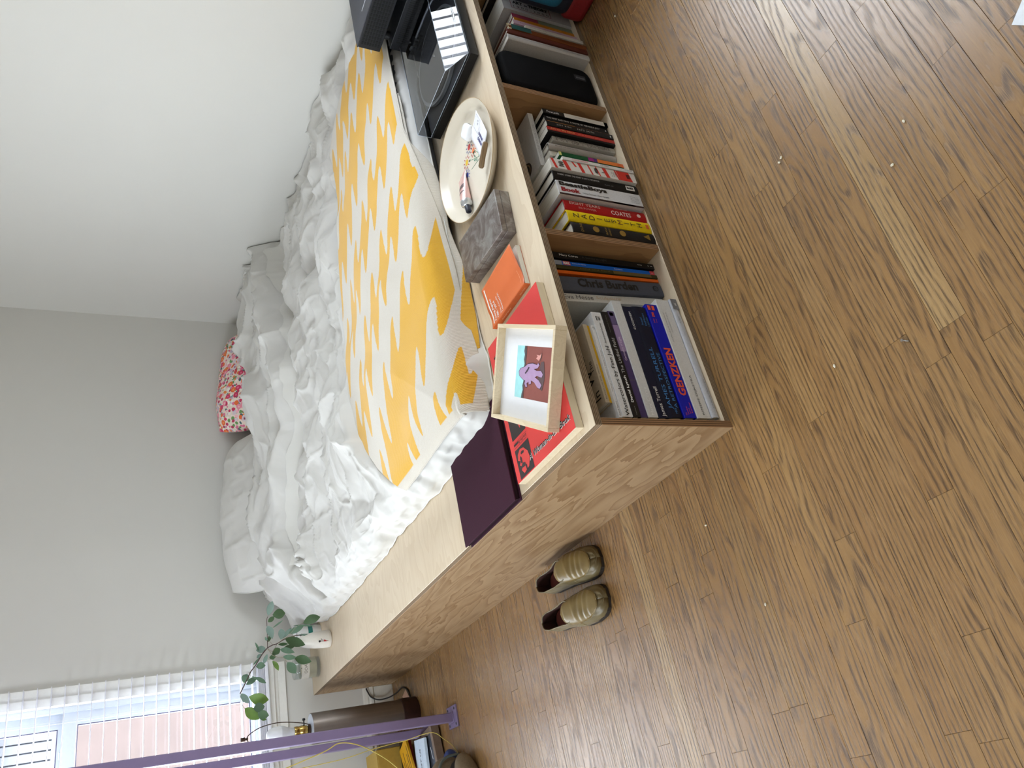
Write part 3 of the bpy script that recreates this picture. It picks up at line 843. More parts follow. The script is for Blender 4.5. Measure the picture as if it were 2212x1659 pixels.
for i in range(4): b.block(0.020 + i * 0.003, 0.022 + i * 0.003, 0.3, 0.75, BLACK, lift=0.0008)
for i, (a0, a1) in enumerate(((0.230, 0.250),)):
    for q in range(5): flat_poly('spine_mark', (0, 0, 0), (1, 0, 0), (0, 0, 1), [(0.008 + q * 0.004, 0.232 + (q % 2) * 0.004), (0.0105 + q * 0.004, 0.231), (0.011 + q * 0.004, 0.246 - (q % 3) * 0.003), (0.0088 + q * 0.004, 0.248)], BLACK, b.o, 0.0006)
b = standing('thin white paperback with orange title lettering beside the comic volume', 0.790, 0.801, 0.230, (222, 220, 216), y=-0.010, d=0.15, group=G3, hard=False)
b.sp('CLAUDIA RANKINE', 0.200, 0.050, 0.0058, 0.5, ink(206, 84, 74)); b.sp('CITIZEN', 0.110, 0.028, 0.0065, 0.5, ink(60, 56, 52)); b.sp('Graywolf', 0.030, 0.024, 0.0045, 0.5, GREYINK)
b = standing('paperback with green, magenta, purple and orange bands on its spine', 0.8385, 0.8525, 0.212, (24, 96, 62), y=0.018, d=0.14, group=G3, hard=False)
for z0, z1, c in ((0.204, 0.212, (196, 196, 110)), (0.100, 0.118, (150, 30, 116)), (0.088, 0.100, (70, 40, 110)), (0.02, 0.088, (220, 120, 50)), (0, 0.02, (206, 96, 40))): b.block(z0, z1, 0, 1, ink(*c))
b = standing('cream paperback standing behind the banded one', 0.856, 0.8755, 0.224, (204, 200, 186), y=0.040, d=0.13, group=G3, hard=False)
b = standing('light grey rounded hardcover with thin script on its spine', 0.8785, 0.903, 0.225, (172, 166, 160), y=0.032, d=0.15, group=G3, bulge=0.008)
b.sp('Birds of America', 0.205, 0.075, 0.006, 0.5, ink(120, 112, 106), shear=0.3); b.sp('LORRIE MOORE', 0.110, 0.060, 0.005, 0.5, ink(140, 132, 126))
b = standing('grey patterned hardcover with dark capitals beside the script book', 0.9065, 0.9245, 0.208, (176, 172, 164), y=0.028, d=0.14, group=G3)
b.sp('TA-NEHISI COATES', 0.200, 0.070, 0.0062, 0.74, BLACK); b.sp('BETWEEN THE WORLD AND ME', 0.120, 0.100, 0.0062, 0.74, BLACK)
for i, wd in enumerate(('4', 'IO', 'B', 'oo', 'D', 'k', 'EX', 'W', 'oo', 'IM', 'n')): b.sp(wd, 0.200 - i * 0.0175, None, 0.008 if i % 3 else 0.0105, 0.30, ink(104, 98, 92))
b = standing('black paperback with red spine and pale script title', 0.9265, 0.9475, 0.225, (26, 25, 26), y=0.018, d=0.16, group=G3, hard=False)
b.block(0.0, 0.225, 0.35, 1.0, ink(176, 42, 36)); b.sp('Art on My Mind', 0.214, 0.078, 0.0085, 0.66, ink(214, 150, 90), bold=0.02); b.sp('VISUAL POLITICS  bell hooks', 0.124, 0.085, 0.005, 0.66, ink(220, 130, 110))
b = standing('black paperback with small widely spaced white capitals', 0.949, 0.9685, 0.222, (24, 22, 24), y=0.016, d=0.14, group=G3, hard=False)
b.sp('JUST KIDS', 0.190, 0.048, 0.006, 0.5, ink(206, 200, 190), spacing=1.3); b.sp('PATTI SMITH', 0.122, 0.056, 0.006, 0.5, ink(206, 200, 190), spacing=1.3); b.block(0.008, 0.011, 0.3, 0.7, WHITE)
b = standing('narrow brown and orange paperback between two black ones', 0.970, 0.981, 0.216, (104, 64, 34), y=0.024, d=0.13, group=G3, hard=False)
b.block(0.12, 0.21, 0.1, 0.9, ink(176, 120, 60)); b.sp('THE FIRE NEXT TIME', 0.10, 0.07, 0.005, 0.5, WHITE)
b = standing('black hardcover with a long line of white capitals', 0.983, 1.0035, 0.215, (22, 22, 24), y=0.026, d=0.14, group=G3)
b.sp('THE FIRST BAD MAN  A NOVEL BY MIRANDA JULY', 0.208, 0.178, 0.0075, 0.55, ink(226, 224, 220)); b.block(0.008, 0.011, 0.35, 0.65, WHITE)
b = standing('paperback with black head and cream foot on its spine beside the second divider', 1.005, 1.0225, 0.219, (24, 23, 25), y=0.020, d=0.13, group=G3, hard=False)
b.sp('Foucault', 0.206, 0.040, 0.0085, 0.5, WHITE); b.block(0.0, 0.148, 0, 1, ink(206, 200, 190)); b.block(0.0, 0.012, 0, 1, ink(150, 176, 186)); b.sp('Discipline & Punish', 0.112, 0.045, 0.005, 0.5, ink(120, 116, 110), lift=0.001) if False else b.sp('Discipline & Punish', 0.112, 0.045, 0.005, 0.5, ink(120, 116, 110), y=-0.0006)
b = Book('white paperback with black oval sticker lying on top of the standing books', 0.016, 0.195, 0.128, (204, 202, 198), (1.036, 0.056, 0.2475), (0, -PI / 2, -0.05), hard=False, bulge=0.0)
b.sp('OUTLINE  RACHEL CUSK', 0.168, 0.125, 0.0065, 0.5, ink(160, 158, 154))
text('OUT', (b.w, 0.050, 0.060), (0, 0, -1), (0, 1, 0), ink(186, 182, 176), b.o, h=0.013); text('RACH', (b.w, 0.080, 0.062), (0, 0, -1), (0, 1, 0), ink(186, 182, 176), b.o, h=0.013)
bm = bmesh.new(); add_lathe(bm, [(0, 0), (0.026, 0), (0.026, 0.0004), (0, 0.0004)], 32, Matrix.Translation((b.w + 0.0001, 0.075, 0.160)) @ Matrix.Rotation(PI / 2, 4, 'Y') @ Matrix.Diagonal((1.0, 1.25, 1, 1)), cap=False); st = bobj('sticker', bm, ink(40, 34, 30), b.o)
bm = bmesh.new(); add_lathe(bm, [(0.018, 0), (0.0195, 0.0001), (0.021, 0)], 32, Matrix.Translation((b.w + 0.0007, 0.075, 0.160)) @ Matrix.Rotation(PI / 2, 4, 'Y') @ Matrix.Diagonal((1.0, 1.25, 1, 1)), cap=False); bobj('ring', bm, ink(150, 130, 100), st)

# third compartment
G4 = 'books standing in the third compartment'
pc = thing('padded_case', 'black padded fabric case filling the left of the third compartment', 'case', (1.085, 0.010, 0.0185))
bm = bmesh.new(); add_box(bm, 0, 0.160, 0.0, 0.20, 0, 0.318)
bmesh.ops.bevel(bm, geom=[e for e in bm.edges if abs((e.verts[0].co - e.verts[1].co).y) > 0.1], offset=0.040, segments=6, affect='EDGES', profile=0.5)
bmesh.ops.bevel(bm, geom=[e for e in bm.edges if abs((e.verts[0].co - e.verts[1].co).y) < 0.01], offset=0.018, segments=4, affect='EDGES', profile=0.5)
M_neo = plain(10, 10, 12, 0.8, spec=0.15, grain=0.3, scale=500, bump=0.4)
o = bobj('shell', bm, M_neo, pc, True)
tube('zip', smooth_path([(-0.001, 0.10, 0.03), (-0.001, 0.10, 0.28), (0.03, 0.10, 0.3185), (0.13, 0.10, 0.3185), (0.161, 0.10, 0.28)], 6), 0.0025, plain(14, 14, 16, 0.5), pc)
lt = quad('woven_label', (0.095, 0, 0.030), (1, 0, 0), (0, 0, 1), 0.022, 0.040, plain(32, 33, 36, 0.8), pc, 0.001)
text('incase', (0.101, 0, 0.064), (0, 0, -1), (1, 0, 0), ink(130, 130, 134), pc, w=0.030, lift=0.0016)
b = standing('tall white hardcover with grey blue lettering leaning by the black case', 1.268, 1.2925, 0.281, (186, 182, 178), y=-0.008, d=0.20, group=G4, bulge=0.004)
b.sp('North American Numerical Linguistic Terms', 0.258, 0.160, 0.006, 0.5, ink(110, 120, 140)); b.sp('and Other Modern Animals', 0.094, 0.060, 0.005, 0.5, ink(110, 120, 140))
b = standing('red brown hardcover between the white and the torn brown books', 1.294, 1.3105, 0.280, (110, 66, 54), y=-0.010, d=0.19, group=G4)
b.sp('Jerusalem Cookery', 0.265, 0.05, 0.005, 0.5, ink(70, 36, 30))
b = standing('torn brown book with dark green upper spine and frayed paper top', 1.312, 1.334, 0.270, (122, 78, 36), y=-0.012, d=0.18, group=G4, bulge=0.004, rough=0.8)
b.block(0.195, 0.262, 0.0, 1.0, ink(40, 80, 74), lift=0.0008)
fr = bmesh.new(); rr = random.Random(3)
pts = [(0.022 * i / 11, rr.uniform(0.006, 0.016)) for i in range(12)]
add_poly(fr, [(0.0, 0.0)] + pts + [(0.0215, 0.0)], 0.0012, Matrix.Translation((0.0, 0.002, 0.262)) @ Matrix.Rotation(PI / 2, 4, 'X'))
bobj('frayed_edge', fr, plain(206, 192, 160, 0.9), b.o)
b = standing('short cream paperback with thin dark lettering', 1.346, 1.361, 0.204, (198, 192, 180), y=-0.006, d=0.14, group=G4, hard=False)
b.sp('Selected essays, notes', 0.190, 0.060, 0.0045, 0.5, GREYINK)
b = standing('lilac pink paperback behind the short cream one', 1.384, 1.403, 0.228, (192, 160, 172), y=0.012, d=0.14, group=G4, hard=False)
b.sp('K L S', 0.205, 0.020, 0.004, 0.5, ink(110, 90, 100)); b.sp('Hanseatic tales and lives', 0.125, 0.075, 0.004, 0.5, ink(150, 110, 130))
b = standing('orange yellow paperback beside the lilac pink one', 1.407, 1.4275, 0.217, (196, 132, 44), y=0.018, d=0.14, group=G4, hard=False)
b.sp('Slouching Towards Bethlehem', 0.205, 0.098, 0.0062, 0.5, ink(110, 70, 24)); b.sp('Joan Didion', 0.095, 0.050, 0.006, 0.5, ink(222, 170, 90))
b = standing('paperback with mauve upper and sage lower spine', 1.431, 1.452, 0.217, (150, 80, 104), y=0.022, d=0.14, group=G4, hard=False)
b.block(0.0, 0.125, 0, 1, ink(124, 132, 112)); b.sp('Sandrine', 0.160, 0.036, 0.006, 0.5, ink(118, 54, 80))
b = standing('very thick white paperback with boxed black and red title', 1.458, 1.530, 0.243, (196, 194, 192), y=0.016, d=0.19, group=G4, hard=False)
for z0, z1, x0, x1 in ((0.072, 0.214, 0.18, 0.205), (0.072, 0.214, 0.80, 0.825), (0.072, 0.0738, 0.18, 0.825), (0.2122, 0.214, 0.18, 0.825)): b.block(z0, z1, x0, x1, ink(126, 34, 34), 'border')
b.sp('ART', 0.206, 0.036, 0.0155, 0.60, BLACK, bold=0.05); b.sp('IN', 0.164, 0.010, 0.0075, 0.55, BLACK, bold=0.05); b.sp('THEORY', 0.150, 0.071, 0.0155, 0.60, BLACK, bold=0.05); b.sp('1900-2000', 0.206, 0.126, 0.0095, 0.32, BLACK, spacing=1.5)
b.sp('NEW', 0.238, 0.012, 0.005, 0.72, GREYINK); b.sp('EDITION', 0.238, 0.018, 0.005, 0.55, GREYINK)
b = standing('dark maroon hardcover at the far end of the third compartment', 1.534, 1.560, 0.262, (40, 24, 30), y=0.020, d=0.19, group=G4)
b.block(0.0, 0.262, 0.0, 0.12, ink(120, 122, 130))

# bag on the floor in front of the third compartment
bg = thing('backpack', 'teal, navy and red fabric backpack on the floor before the shelves', 'backpack', (1.60, -0.125, 0.0))
def soft_block(name, x0, x1, y0, y1, z0, z1, mat, r=0.03, parent=bg, bulge=0.0):
    bm = bmesh.new(); add_box(bm, x0, x1, y0, y1, z0, z1)
    bmesh.ops.subdivide_edges(bm, edges=bm.edges[:], cuts=3, use_grid_fill=True)
    o = bobj(name, bm, mat, parent, True)
    bevel_mod(o, r, 4); s = o.modifiers.new('round', 'SUBSURF'); s.levels = s.render_levels = 2
    return o
M_nyl = lambda r, g_, b_: plain(r, g_, b_, 0.6, grain=0.15, scale=300, bump=0.3)
soft_block('red_base', -0.165, 0.16, -0.10, 0.115, 0.0, 0.085, M_nyl(128, 16, 20))
soft_block('navy_body', -0.175, 0.16, -0.085, 0.105, 0.065, 0.30, M_nyl(16, 24, 40))
soft_block('teal_front', -0.205, 0.10, -0.05, 0.075, 0.115, 0.33, M_nyl(20, 92, 118))
tube('piping', smooth_path([(-0.21, -0.02, 0.13), (-0.214, -0.02, 0.2), (-0.212, -0.02, 0.32)], 5), 0.004, plain(150, 190, 210, 0.5), bg)
tube('strap', smooth_path([(-0.14, -0.06, 0.30), (-0.19, -0.09, 0.24), (-0.18, -0.10, 0.10), (-0.15, -0.095, 0.05)], 6), 0.010, M_nyl(18, 22, 34), bg)

# ------------------------------------------------------------ things lying on the platform
Z = HT + 0.0004
M_ash = ply_face('pale_ash', rgb(226, 212, 184), rgb(216, 200, 170), rgb(200, 180, 146), 'X', 8, 8, 0.3, 0.5)
# red print on a wooden panel
pr = thing('wood_panel_print', 'red printed panel with pale wooden sides lying at the platform corner', 'print', (0.014, 0.040, Z))
PWX, PHY, PT = 0.389, 0.291, 0.0205
bevel_mod(box('panel', 0, PWX, 0, PHY, 0, PT, M_ash, pr), 0.001, 1)
M_red = plain(214, 62, 60, 0.42, grain=0.04, scale=12)
quad('print_sheet', (0, 0, PT), (1, 0, 0), (0, 1, 0), PWX, PHY, M_red, pr, 0.0006)
for x0, x1 in ((0.003, 0.078), (0.104, 0.205), (0.231, 0.33)):
    quad('photo', (x0, 0.198, PT), (1, 0, 0), (0, 1, 0), x1 - x0, 0.074, ink(46, 38, 38), pr, 0.001)
    quad('caption_rule', (x1 + 0.005, 0.205, PT), (1, 0, 0), (0, 1, 0), 0.0008, 0.066, BLACK, pr, 0.001); quad('caption_rule', (x1 + 0.018, 0.198, PT), (1, 0, 0), (0, 1, 0), 0.0006, 0.07, BLACK, pr, 0.001)
    quad('caption_bar', (x1 + 0.010, 0.244, PT), (1, 0, 0), (0, 1, 0), 0.006, 0.026, ink(46, 38, 38), pr, 0.001)
    for q in range(7): quad('caption_mark', (x1 + 0.007 + (q % 3) * 0.002, 0.203 + q * 0.006, PT), (1, 0, 0), (0, 1, 0), 0.009 - (q % 3) * 0.002, 0.0022, BLACK, pr, 0.001)
def blob(name, cx, cy, pts, mat, par, lift=0.0014, z=PT):
    return flat_poly(name, (cx, cy, z), (1, 0, 0), (0, 1, 0), pts, mat, par, lift)
M_red2 = plain(206, 64, 60, 0.42, grain=0.05)
blob('photo_highlight', 0.040, 0.236, [(-0.030, 0.012), (-0.024, -0.016), (-0.006, -0.028), (0.012, -0.024), (0.028, -0.008), (0.032, 0.010), (0.024, 0.024), (0.010, 0.030), (0.004, 0.018), (-0.004, 0.026), (-0.012, 0.014), (-0.018, 0.022)], M_red2, pr)
for x, y, a, c in ((0.046, 0.250, 0.010, 0.004), (0.030, 0.244, 0.006, 0.009), (0.060, 0.238, 0.004, 0.008), (0.020, 0.232, 0.008, 0.003)): blob('photo_shadow', x, y, [(-a, -c), (a * .4, -c * 1.2), (a, c * .2), (a * .3, c), (-a * .8, c * .7)], ink(46, 38, 38), pr, 0.0018)
blob('photo_highlight', 0.135, 0.222, [(-0.018, 0.0), (-0.006, -0.006), (0.004, 0.001), (-0.006, 0.006)], M_red2, pr)
blob('photo_highlight', 0.165, 0.236, [(-0.012, 0.02), (-0.004, -0.018), (0.014, -0.01), (0.018, 0.012), (0.004, 0.028)], M_red2, pr)
for off, mt, lf in ((0.0015, WHITE, 0.0011), (0.0, BLACK, 0.0015)):
    text('A Woman-in-the Book', (0.026 - off, 0.213 - off, PT), (0, -1, 0), (1, 0, 0), mt, pr, w=0.203, bold=0.012, shear=0.25, lift=lf)
# maroon box
mb = thing('clamshell_box', 'flat maroon cloth covered box with overhanging lid beside the duvet', 'box', (-0.012, 0.364, Z))
M_mar = plain(54, 20, 37, 0.8, spec=0.15, grain=0.12, scale=700, bump=0.3)
M_mar2 = plain(34, 12, 22, 0.8, spec=0.15, grain=0.1)
bevel_mod(box('base_board', 0, 0.285, 0, 0.327, 0, 0.0032, M_mar, mb), 0.0008, 1)
box('tray', 0.007, 0.280, 0.006, 0.321, 0.0032, 0.0170, M_mar2, mb)
box('inner_tray', 0.0035, 0.2825, 0.003, 0.324, 0.0085, 0.0172, M_mar2, mb)
bevel_mod(box('lid_board', 0, 0.285, 0, 0.327, 0.0172, 0.0206, M_mar, mb), 0.0008, 1)
# framed picture lying across the print
FW, FH, FT = 0.2335, 0.287, 0.030
fx = Vector((0.815, -0.58, 0)).normalized(); fy = Vector((0.58, 0.815, 0))
fc = Vector((0.2135, 0.153, 0))
fo = fc - fx * FW / 2 - fy * FH / 2
pf = thing('picture_frame', 'pale wooden box frame with a purple figure picture lying on the red panel', 'picture frame', (fo.x, fo.y, Z + PT + 0.001), (0, 0, math.atan2(fx.y, fx.x)))
M_fr = ply_face('frame_wood', rgb(224, 208, 178), rgb(214, 196, 164), rgb(190, 166, 128), 'Y', 8, 8, 0.3, 0.45)
fb = 0.0095
for nm, a in (('left_rail', (0, fb, 0, FH)), ('right_rail', (FW - fb, FW, 0, FH)), ('bottom_rail', (fb, FW - fb, 0, fb)), ('top_rail', (fb, FW - fb, FH - fb, FH))):
    bevel_mod(box('frame_rail', a[0], a[1], a[2], a[3], 0, FT, M_fr, pf), 0.0008, 1)
box('backing', fb, FW - fb, fb, FH - fb, 0.001, 0.004, plain(200, 190, 170, 0.8), pf)
MZ = 0.0105
ax0, ax1, ay0, ay1 = 0.060, 0.184, 0.036, 0.206
bm = bmesh.new()
add_box(bm, fb, ax0, fb, FH - fb, 0.004, MZ); add_box(bm, ax1, FW - fb, fb, FH - fb, 0.004, MZ); add_box(bm, ax0, ax1, fb, ay0, 0.004, MZ); add_box(bm, ax0, ax1, ay1, FH - fb, 0.004, MZ)
bobj('mat_board', bm, plain(232, 233, 236, 0.7, grain=0.01), pf)
art = quad('artwork', (ax0, ay0, 0.0095), (1, 0, 0), (0, 1, 0), ax1 - ax0, ay1 - ay0, plain(140, 78, 70, 0.6, grain=0.06, scale=40), pf)
def ap(name, pts, c, lift):
    W_, H_ = ax1 - ax0, ay1 - ay0
    return flat_poly(name, (ax0, ay0, 0.0095), (1, 0, 0), (0, 1, 0), [(p[0] * W_, p[1] * H_) for p in pts], plain(*c, 0.6, grain=0.05, scale=60), art, lift)
sk = [(0.0, 0.80), (0.08, 0.79), (0.16, 0.765), (0.24, 0.785), (0.33, 0.76), (0.42, 0.775), (0.5, 0.755), (0.58, 0.775), (0.66, 0.765), (0.74, 0.79), (0.83, 0.775), (0.9, 0.80), (1.0, 0.785)]
ap('sky', sk + [(1, 1), (0, 1)], (164, 222, 224), 0.0008)
ap('ridge', sk + [(1.0, 0.735), (0.85, 0.725), (0.7, 0.735), (0.5, 0.715), (0.3, 0.725), (0.1, 0.74), (0.0, 0.73)], (86, 78, 80), 0.0011)
ap('figure_shadow', [(0.20, 0.22), (0.45, 0.17), (0.74, 0.22), (0.72, 0.30), (0.5, 0.34), (0.28, 0.40)], (92, 72, 74), 0.0012)
fig = [(0.42, 0.88), (0.50, 0.90), (0.56, 0.86), (0.60, 0.74), (0.66, 0.66), (0.68, 0.52), (0.66, 0.40), (0.70, 0.37), (0.66, 0.33), (0.60, 0.38), (0.58, 0.48), (0.55, 0.40), (0.56, 0.28), (0.50, 0.22), (0.44, 0.25), (0.46, 0.38), (0.43, 0.44), (0.38, 0.32), (0.30, 0.24), (0.23, 0.28), (0.25, 0.35), (0.33, 0.44), (0.36, 0.54), (0.30, 0.53), (0.28, 0.59), (0.33, 0.61), (0.29, 0.66), (0.23, 0.63), (0.22, 0.68), (0.28, 0.72), (0.34, 0.70), (0.36, 0.78)]
ap('figure_outline', [((p[0] - 0.46) * 1.05 + 0.46, (p[1] - 0.55) * 1.04 + 0.55) for p in fig], (66, 52, 66), 0.0014)
ap('figure', fig, (176, 146, 182), 0.0017)
ap('figure_fold', [(0.47, 0.70), (0.53, 0.64), (0.60, 0.60), (0.61, 0.63), (0.54, 0.68), (0.48, 0.73)], (66, 52, 66), 0.0020)
ap('small_figure', [(0.74, 0.36), (0.78, 0.44), (0.82, 0.40), (0.85, 0.44), (0.84, 0.35), (0.88, 0.30), (0.80, 0.32)], (222, 160, 150), 0.0014)
ap('small_shadow', [(0.72, 0.33), (0.80, 0.29), (0.90, 0.29), (0.84, 0.325)], (92, 66, 64), 0.0012)
# orange paperback with lifted cover
ob = thing('paperback', 'orange paperback with a white bar and lifted cover lying on the platform', 'book', (0.440, 0.094, Z))
OW, OL = 0.122, 0.196
M_or = plain(212, 108, 58, 0.5, grain=0.04, scale=14); M_or2 = plain(196, 92, 40, 0.5)
box('back_cover', 0, OW, 0, OL, 0, 0.0008, M_or2, ob)
box('pages', 0.0012, OW - 0.001, 0.0006, OL - 0.0006, 0.0009, 0.0130, M_page, ob)
box('spine', -0.0006, 0.0010, 0, OL, 0.0, 0.0165, M_or2, ob)
nu, nv = 24, 20
def ocz(u, v): return 0.0166 - 0.003 * math.sin(PI * min(1, u * 2.2)) * (u < 0.46) + 0.014 * max(0, u - 0.15) ** 1.3 * (1.0 - 0.45 * v) / 0.8
P = np.array([[(u * OW, v * OL, ocz(u, v)) for v in np.linspace(0, 1, nv)] for u in np.linspace(0, 1, nu)])
oc = grid_obj('front_cover', P, M_or, ob); sm = oc.modifiers.new('thick', 'SOLIDIFY'); sm.thickness = 0.0006; sm.offset = -1
def on_cover(o_):
    for v in o_.data.vertices:
        v.co.z = ocz(min(1, max(0, v.co.x / OW)), min(1, max(0, v.co.y / OL))) + 0.0007
bm = bmesh.new(); n_ = 14
for i in range(n_):
    a, c = 0.008 + i * (OW - 0.016) / n_, 0.008 + (i + 1) * (OW - 0.016) / n_
    bm.faces.new([bm.verts.new(p) for p in ((a, OL - 0.016, 0), (c, OL - 0.016, 0), (c, OL - 0.011, 0), (a, OL - 0.011, 0))])
on_cover(bobj('title_bar', bm, WHITE, ob))
for body, yy, h, w, bl in (('Posing Figures', OL - 0.032, 0.0105, 0.066, 0.02), ('1280 - 2014', OL - 0.044, 0.0085, 0.050, 0.02), ('Jean-Claude', OL - 0.062, 0.0082, 0.052, 0.0), ('Lebensztejn', OL - 0.074, 0.0095, 0.054, 0.0)):
    on_cover(text(body, (0.010, yy, 0), (1, 0, 0), (0, 1, 0), WHITE, ob, h=h, w=w, bold=bl))
on_cover(text('Edition Patrick Frey', (0.014, 0.014, 0), (1, 0, 0), (0, 1, 0), ink(240, 200, 170), ob, w=0.036, h=0.003))
text('Edition Patrick', (-0.0006, 0.045, 0.006), (0, -1, 0), (0, 0, 1), ink(240, 200, 170), ob, w=0.03, h=0.003)
text('Posing Figures', (-0.0006, 0.15, 0.006), (0, -1, 0), (0, 0, 1), ink(240, 200, 170), ob, w=0.05, h=0.004)
# mottled metal box
def mottled():
    g = G('mottled_steel')
    c = g.coord('Object')
    n1 = g.noise(c, 16, 5, 0.62, 1.4); n2 = g.noise(c, 55, 4, 0.6, 0.6)
    col = g.ramp(n1, [(0.34, rgb(96, 80, 74)), (0.48, rgb(132, 124, 120)), (0.62, rgb(166, 164, 160)), (0.8, rgb(120, 108, 104))])
    col = g.mix(g.mul(n2, 0.45), col, rgb(100, 88, 84))
    return g.bsdf(col, g.add(0.30, g.mul(n2, 0.3)), g.bump(n2, 0.08, 0.001), 0.65, 0.5)
M_mot = mottled()
sb = thing('metal_box', 'mottled grey metal box standing between the plate and the orange paperback', 'box', (0.603, 0.093, Z), (0, 0, -0.085))
bevel_mod(box('body', 0, 0.131, 0, 0.240, 0, 0.026, M_mot, sb), 0.0015, 2)
bevel_mod(box('lid', -0.0010, 0.132, -0.0010, 0.241, 0.0264, 0.0425, M_mot, sb), 0.0025, 2)
# plate with a painted sprig
pl = thing('plate', 'oval cream ceramic plate with painted flowers holding small things', 'plate', (0.957, 0.2015, Z), (0, 0, math.atan2(0.467, 0.884)))
M_cer = plain(222, 213, 196, 0.22, grain=0.03, scale=8)
ea = 0.195
bm = bmesh.new()
add_lathe(bm, [(0.0, 0.003), (0.60, 0.003), (0.66, 0.0), (0.72, 0.0005), (0.86, 0.010), (0.975, 0.0285), (1.0, 0.034), (0.993, 0.0355), (0.975, 0.034), (0.90, 0.0165), (0.80, 0.0085), (0.62, 0.0062), (0.0, 0.006)], 96, Matrix.Diagonal((ea, ea * 0.885, 1, 1)), cap=False)
bmesh.ops.recalc_face_normals(bm, faces=bm.faces[:])
auto_smooth(bobj('dish', bm, M_cer, pl, True), 1.0)
bm = bmesh.new(); add_tube(bm, [(ea * 0.994 * math.cos(t), ea * 0.88 * math.sin(t), 0.0348) for t in np.linspace(0, 2 * PI, 96, endpoint=False)], 0.0014, 6, True); bobj('rim_line', bm, plain(170, 146, 110, 0.3), pl)
pinv = Matrix.Rotation(-math.atan2(0.467, 0.884), 4, 'Z') @ Matrix.Translation((-0.957, -0.2015, 0))
def on_plate(x, y, z=0.0066):
    v = pinv @ Vector((x, y, 0)); return Vector((v.x, v.y, z))
def flower(x, y, r, cc, pc_, n=10):
    c = on_plate(x, y)
    bm = bmesh.new()
    bm.faces.new([bm.verts.new((c.x + r * .45 * math.cos(a), c.y + r * .45 * math.sin(a), c.z)) for a in np.linspace(0, 2 * PI, 14, endpoint=False)])
    bobj('flower_centre', bm, ink(*cc), pl)
    bm = bmesh.new()
    for i in range(n):
        a = 2 * PI * i / n
        d = Vector((math.cos(a), math.sin(a), 0)); s = Vector((-d.y, d.x, 0))
        bm.faces.new([bm.verts.new(c + d * r * p + s * r * q) for p, q in ((0.60, 0.0), (0.78, 0.10), (1.0, 0.05), (1.05, -0.03), (0.8, -0.10))])
    bobj('petals', bm, ink(*pc_), pl)
flower(1.022, 0.204, 0.021, (192, 62, 62), (52, 66, 130)); flower(0.990, 0.186, 0.020, (226, 122, 70), (190, 60, 50)); flower(0.992, 0.236, 0.021, (222, 182, 50), (186, 60, 54)); flower(0.955, 0.249, 0.018, (50, 72, 166), (60, 84, 170))
bm = bmesh.new(); stem_end = on_plate(0.93, 0.14)
for x, y in ((1.022, 0.204), (0.990, 0.186), (0.992, 0.236), (0.955, 0.249)):
    a = on_plate(x, y) * 0.72 + stem_end * 0.28; m_ = (a + stem_end) / 2 + Vector((0.004, 0.003, 0)); a.z = m_.z = 0.0062
    add_tube(bm, smooth_path([a, m_, (stem_end.x, stem_end.y, 0.0062)], 4), 0.0007, 5)
bobj('stems', bm, ink(96, 140, 110), pl)
bm = bmesh.new(); rr = random.Random(8)
for i in range(9):
    c = on_plate(0.985 - 0.006 * i + rr.uniform(-.008, .008), 0.205 - 0.006 * i + rr.uniform(-.014, .014)); a = rr.uniform(0, 6.28)
    d = Vector((math.cos(a), math.sin(a), 0)); s = Vector((-d.y, d.x, 0))
    bm.faces.new([bm.verts.new(c + d * p + s * q) for p, q in ((-0.008, 0), (0, 0.0035), (0.008, 0), (0, -0.0035))])
bobj('painted_leaves', bm, ink(84, 134, 110), pl)
# earbud case
ec = thing('earbud_case', 'small glossy white earbud case lying on the plate', 'earbud case', (1.050, 0.176, Z + 0.0066), (0, 0, 0.55))
def pebble(name, sx, sy, sz, mat, par, z0=0.0, r=0.45):
    bm = bmesh.new(); add_box(bm, -sx / 2, sx / 2, -sy / 2, sy / 2, z0, z0 + sz)
    bmesh.ops.bevel(bm, geom=[e for e in bm.edges if abs(e.verts[0].co.z - e.verts[1].co.z) > sz * .5], offset=min(sx, sy) * 0.30, segments=8, affect='EDGES', profile=0.5)
    bmesh.ops.bevel(bm, geom=[e for e in bm.edges if abs(e.verts[0].co.z - e.verts[1].co.z) < 1e-5], offset=sz * r, segments=6, affect='EDGES', profile=0.5)
    return bobj(name, bm, mat, par, True)
M_gw = plain(236, 238, 240, 0.18, grain=0.01)
pebble('shell', 0.056, 0.047, 0.0215, M_gw, ec)
box('hinge', -0.006, 0.006, -0.0239, -0.0232, 0.008, 0.0135, plain(60, 60, 64, 0.4), ec)
# card
cd = thing('card', 'white card with dark blue lettering leaning on the plate rim', 'card', (0.985, 0.1215, Z + 0.017), (0.0, 0.0, 0.16))
nu, nv = 14, 10
cz = lambda u, v: 0.0105 * (1 - v) ** 2.2 + 0.006 * u * u - 0.0085 + 0.003
P = np.array([[(-0.052 + 0.104 * u, -0.040 + 0.080 * v, cz(u, v)) for v in np.linspace(0, 1, nv)] for u in np.linspace(0, 1, nu)])
co = grid_obj('sheet', P, plain(232, 232, 236, 0.6, grain=0.01), cd); sm = co.modifiers.new('thick', 'SOLIDIFY'); sm.thickness = 0.0004
def on_card(o_):
    for v in o_.data.vertices: v.co.z = cz((v.co.x + 0.052) / 0.104, (v.co.y + 0.040) / 0.080) + 0.0008
NAVY = ink(40, 44, 110)
for i, body in enumerate(('MONDO', 'MONDO')): on_card(text(body, (-0.034 + 0.004 * i, 0.008 - 0.013 * i, 0), (1, 0, 0), (0, 1, 0), NAVY, cd, h=0.0095, w=0.036, bold=0.05))
bm = bmesh.new()
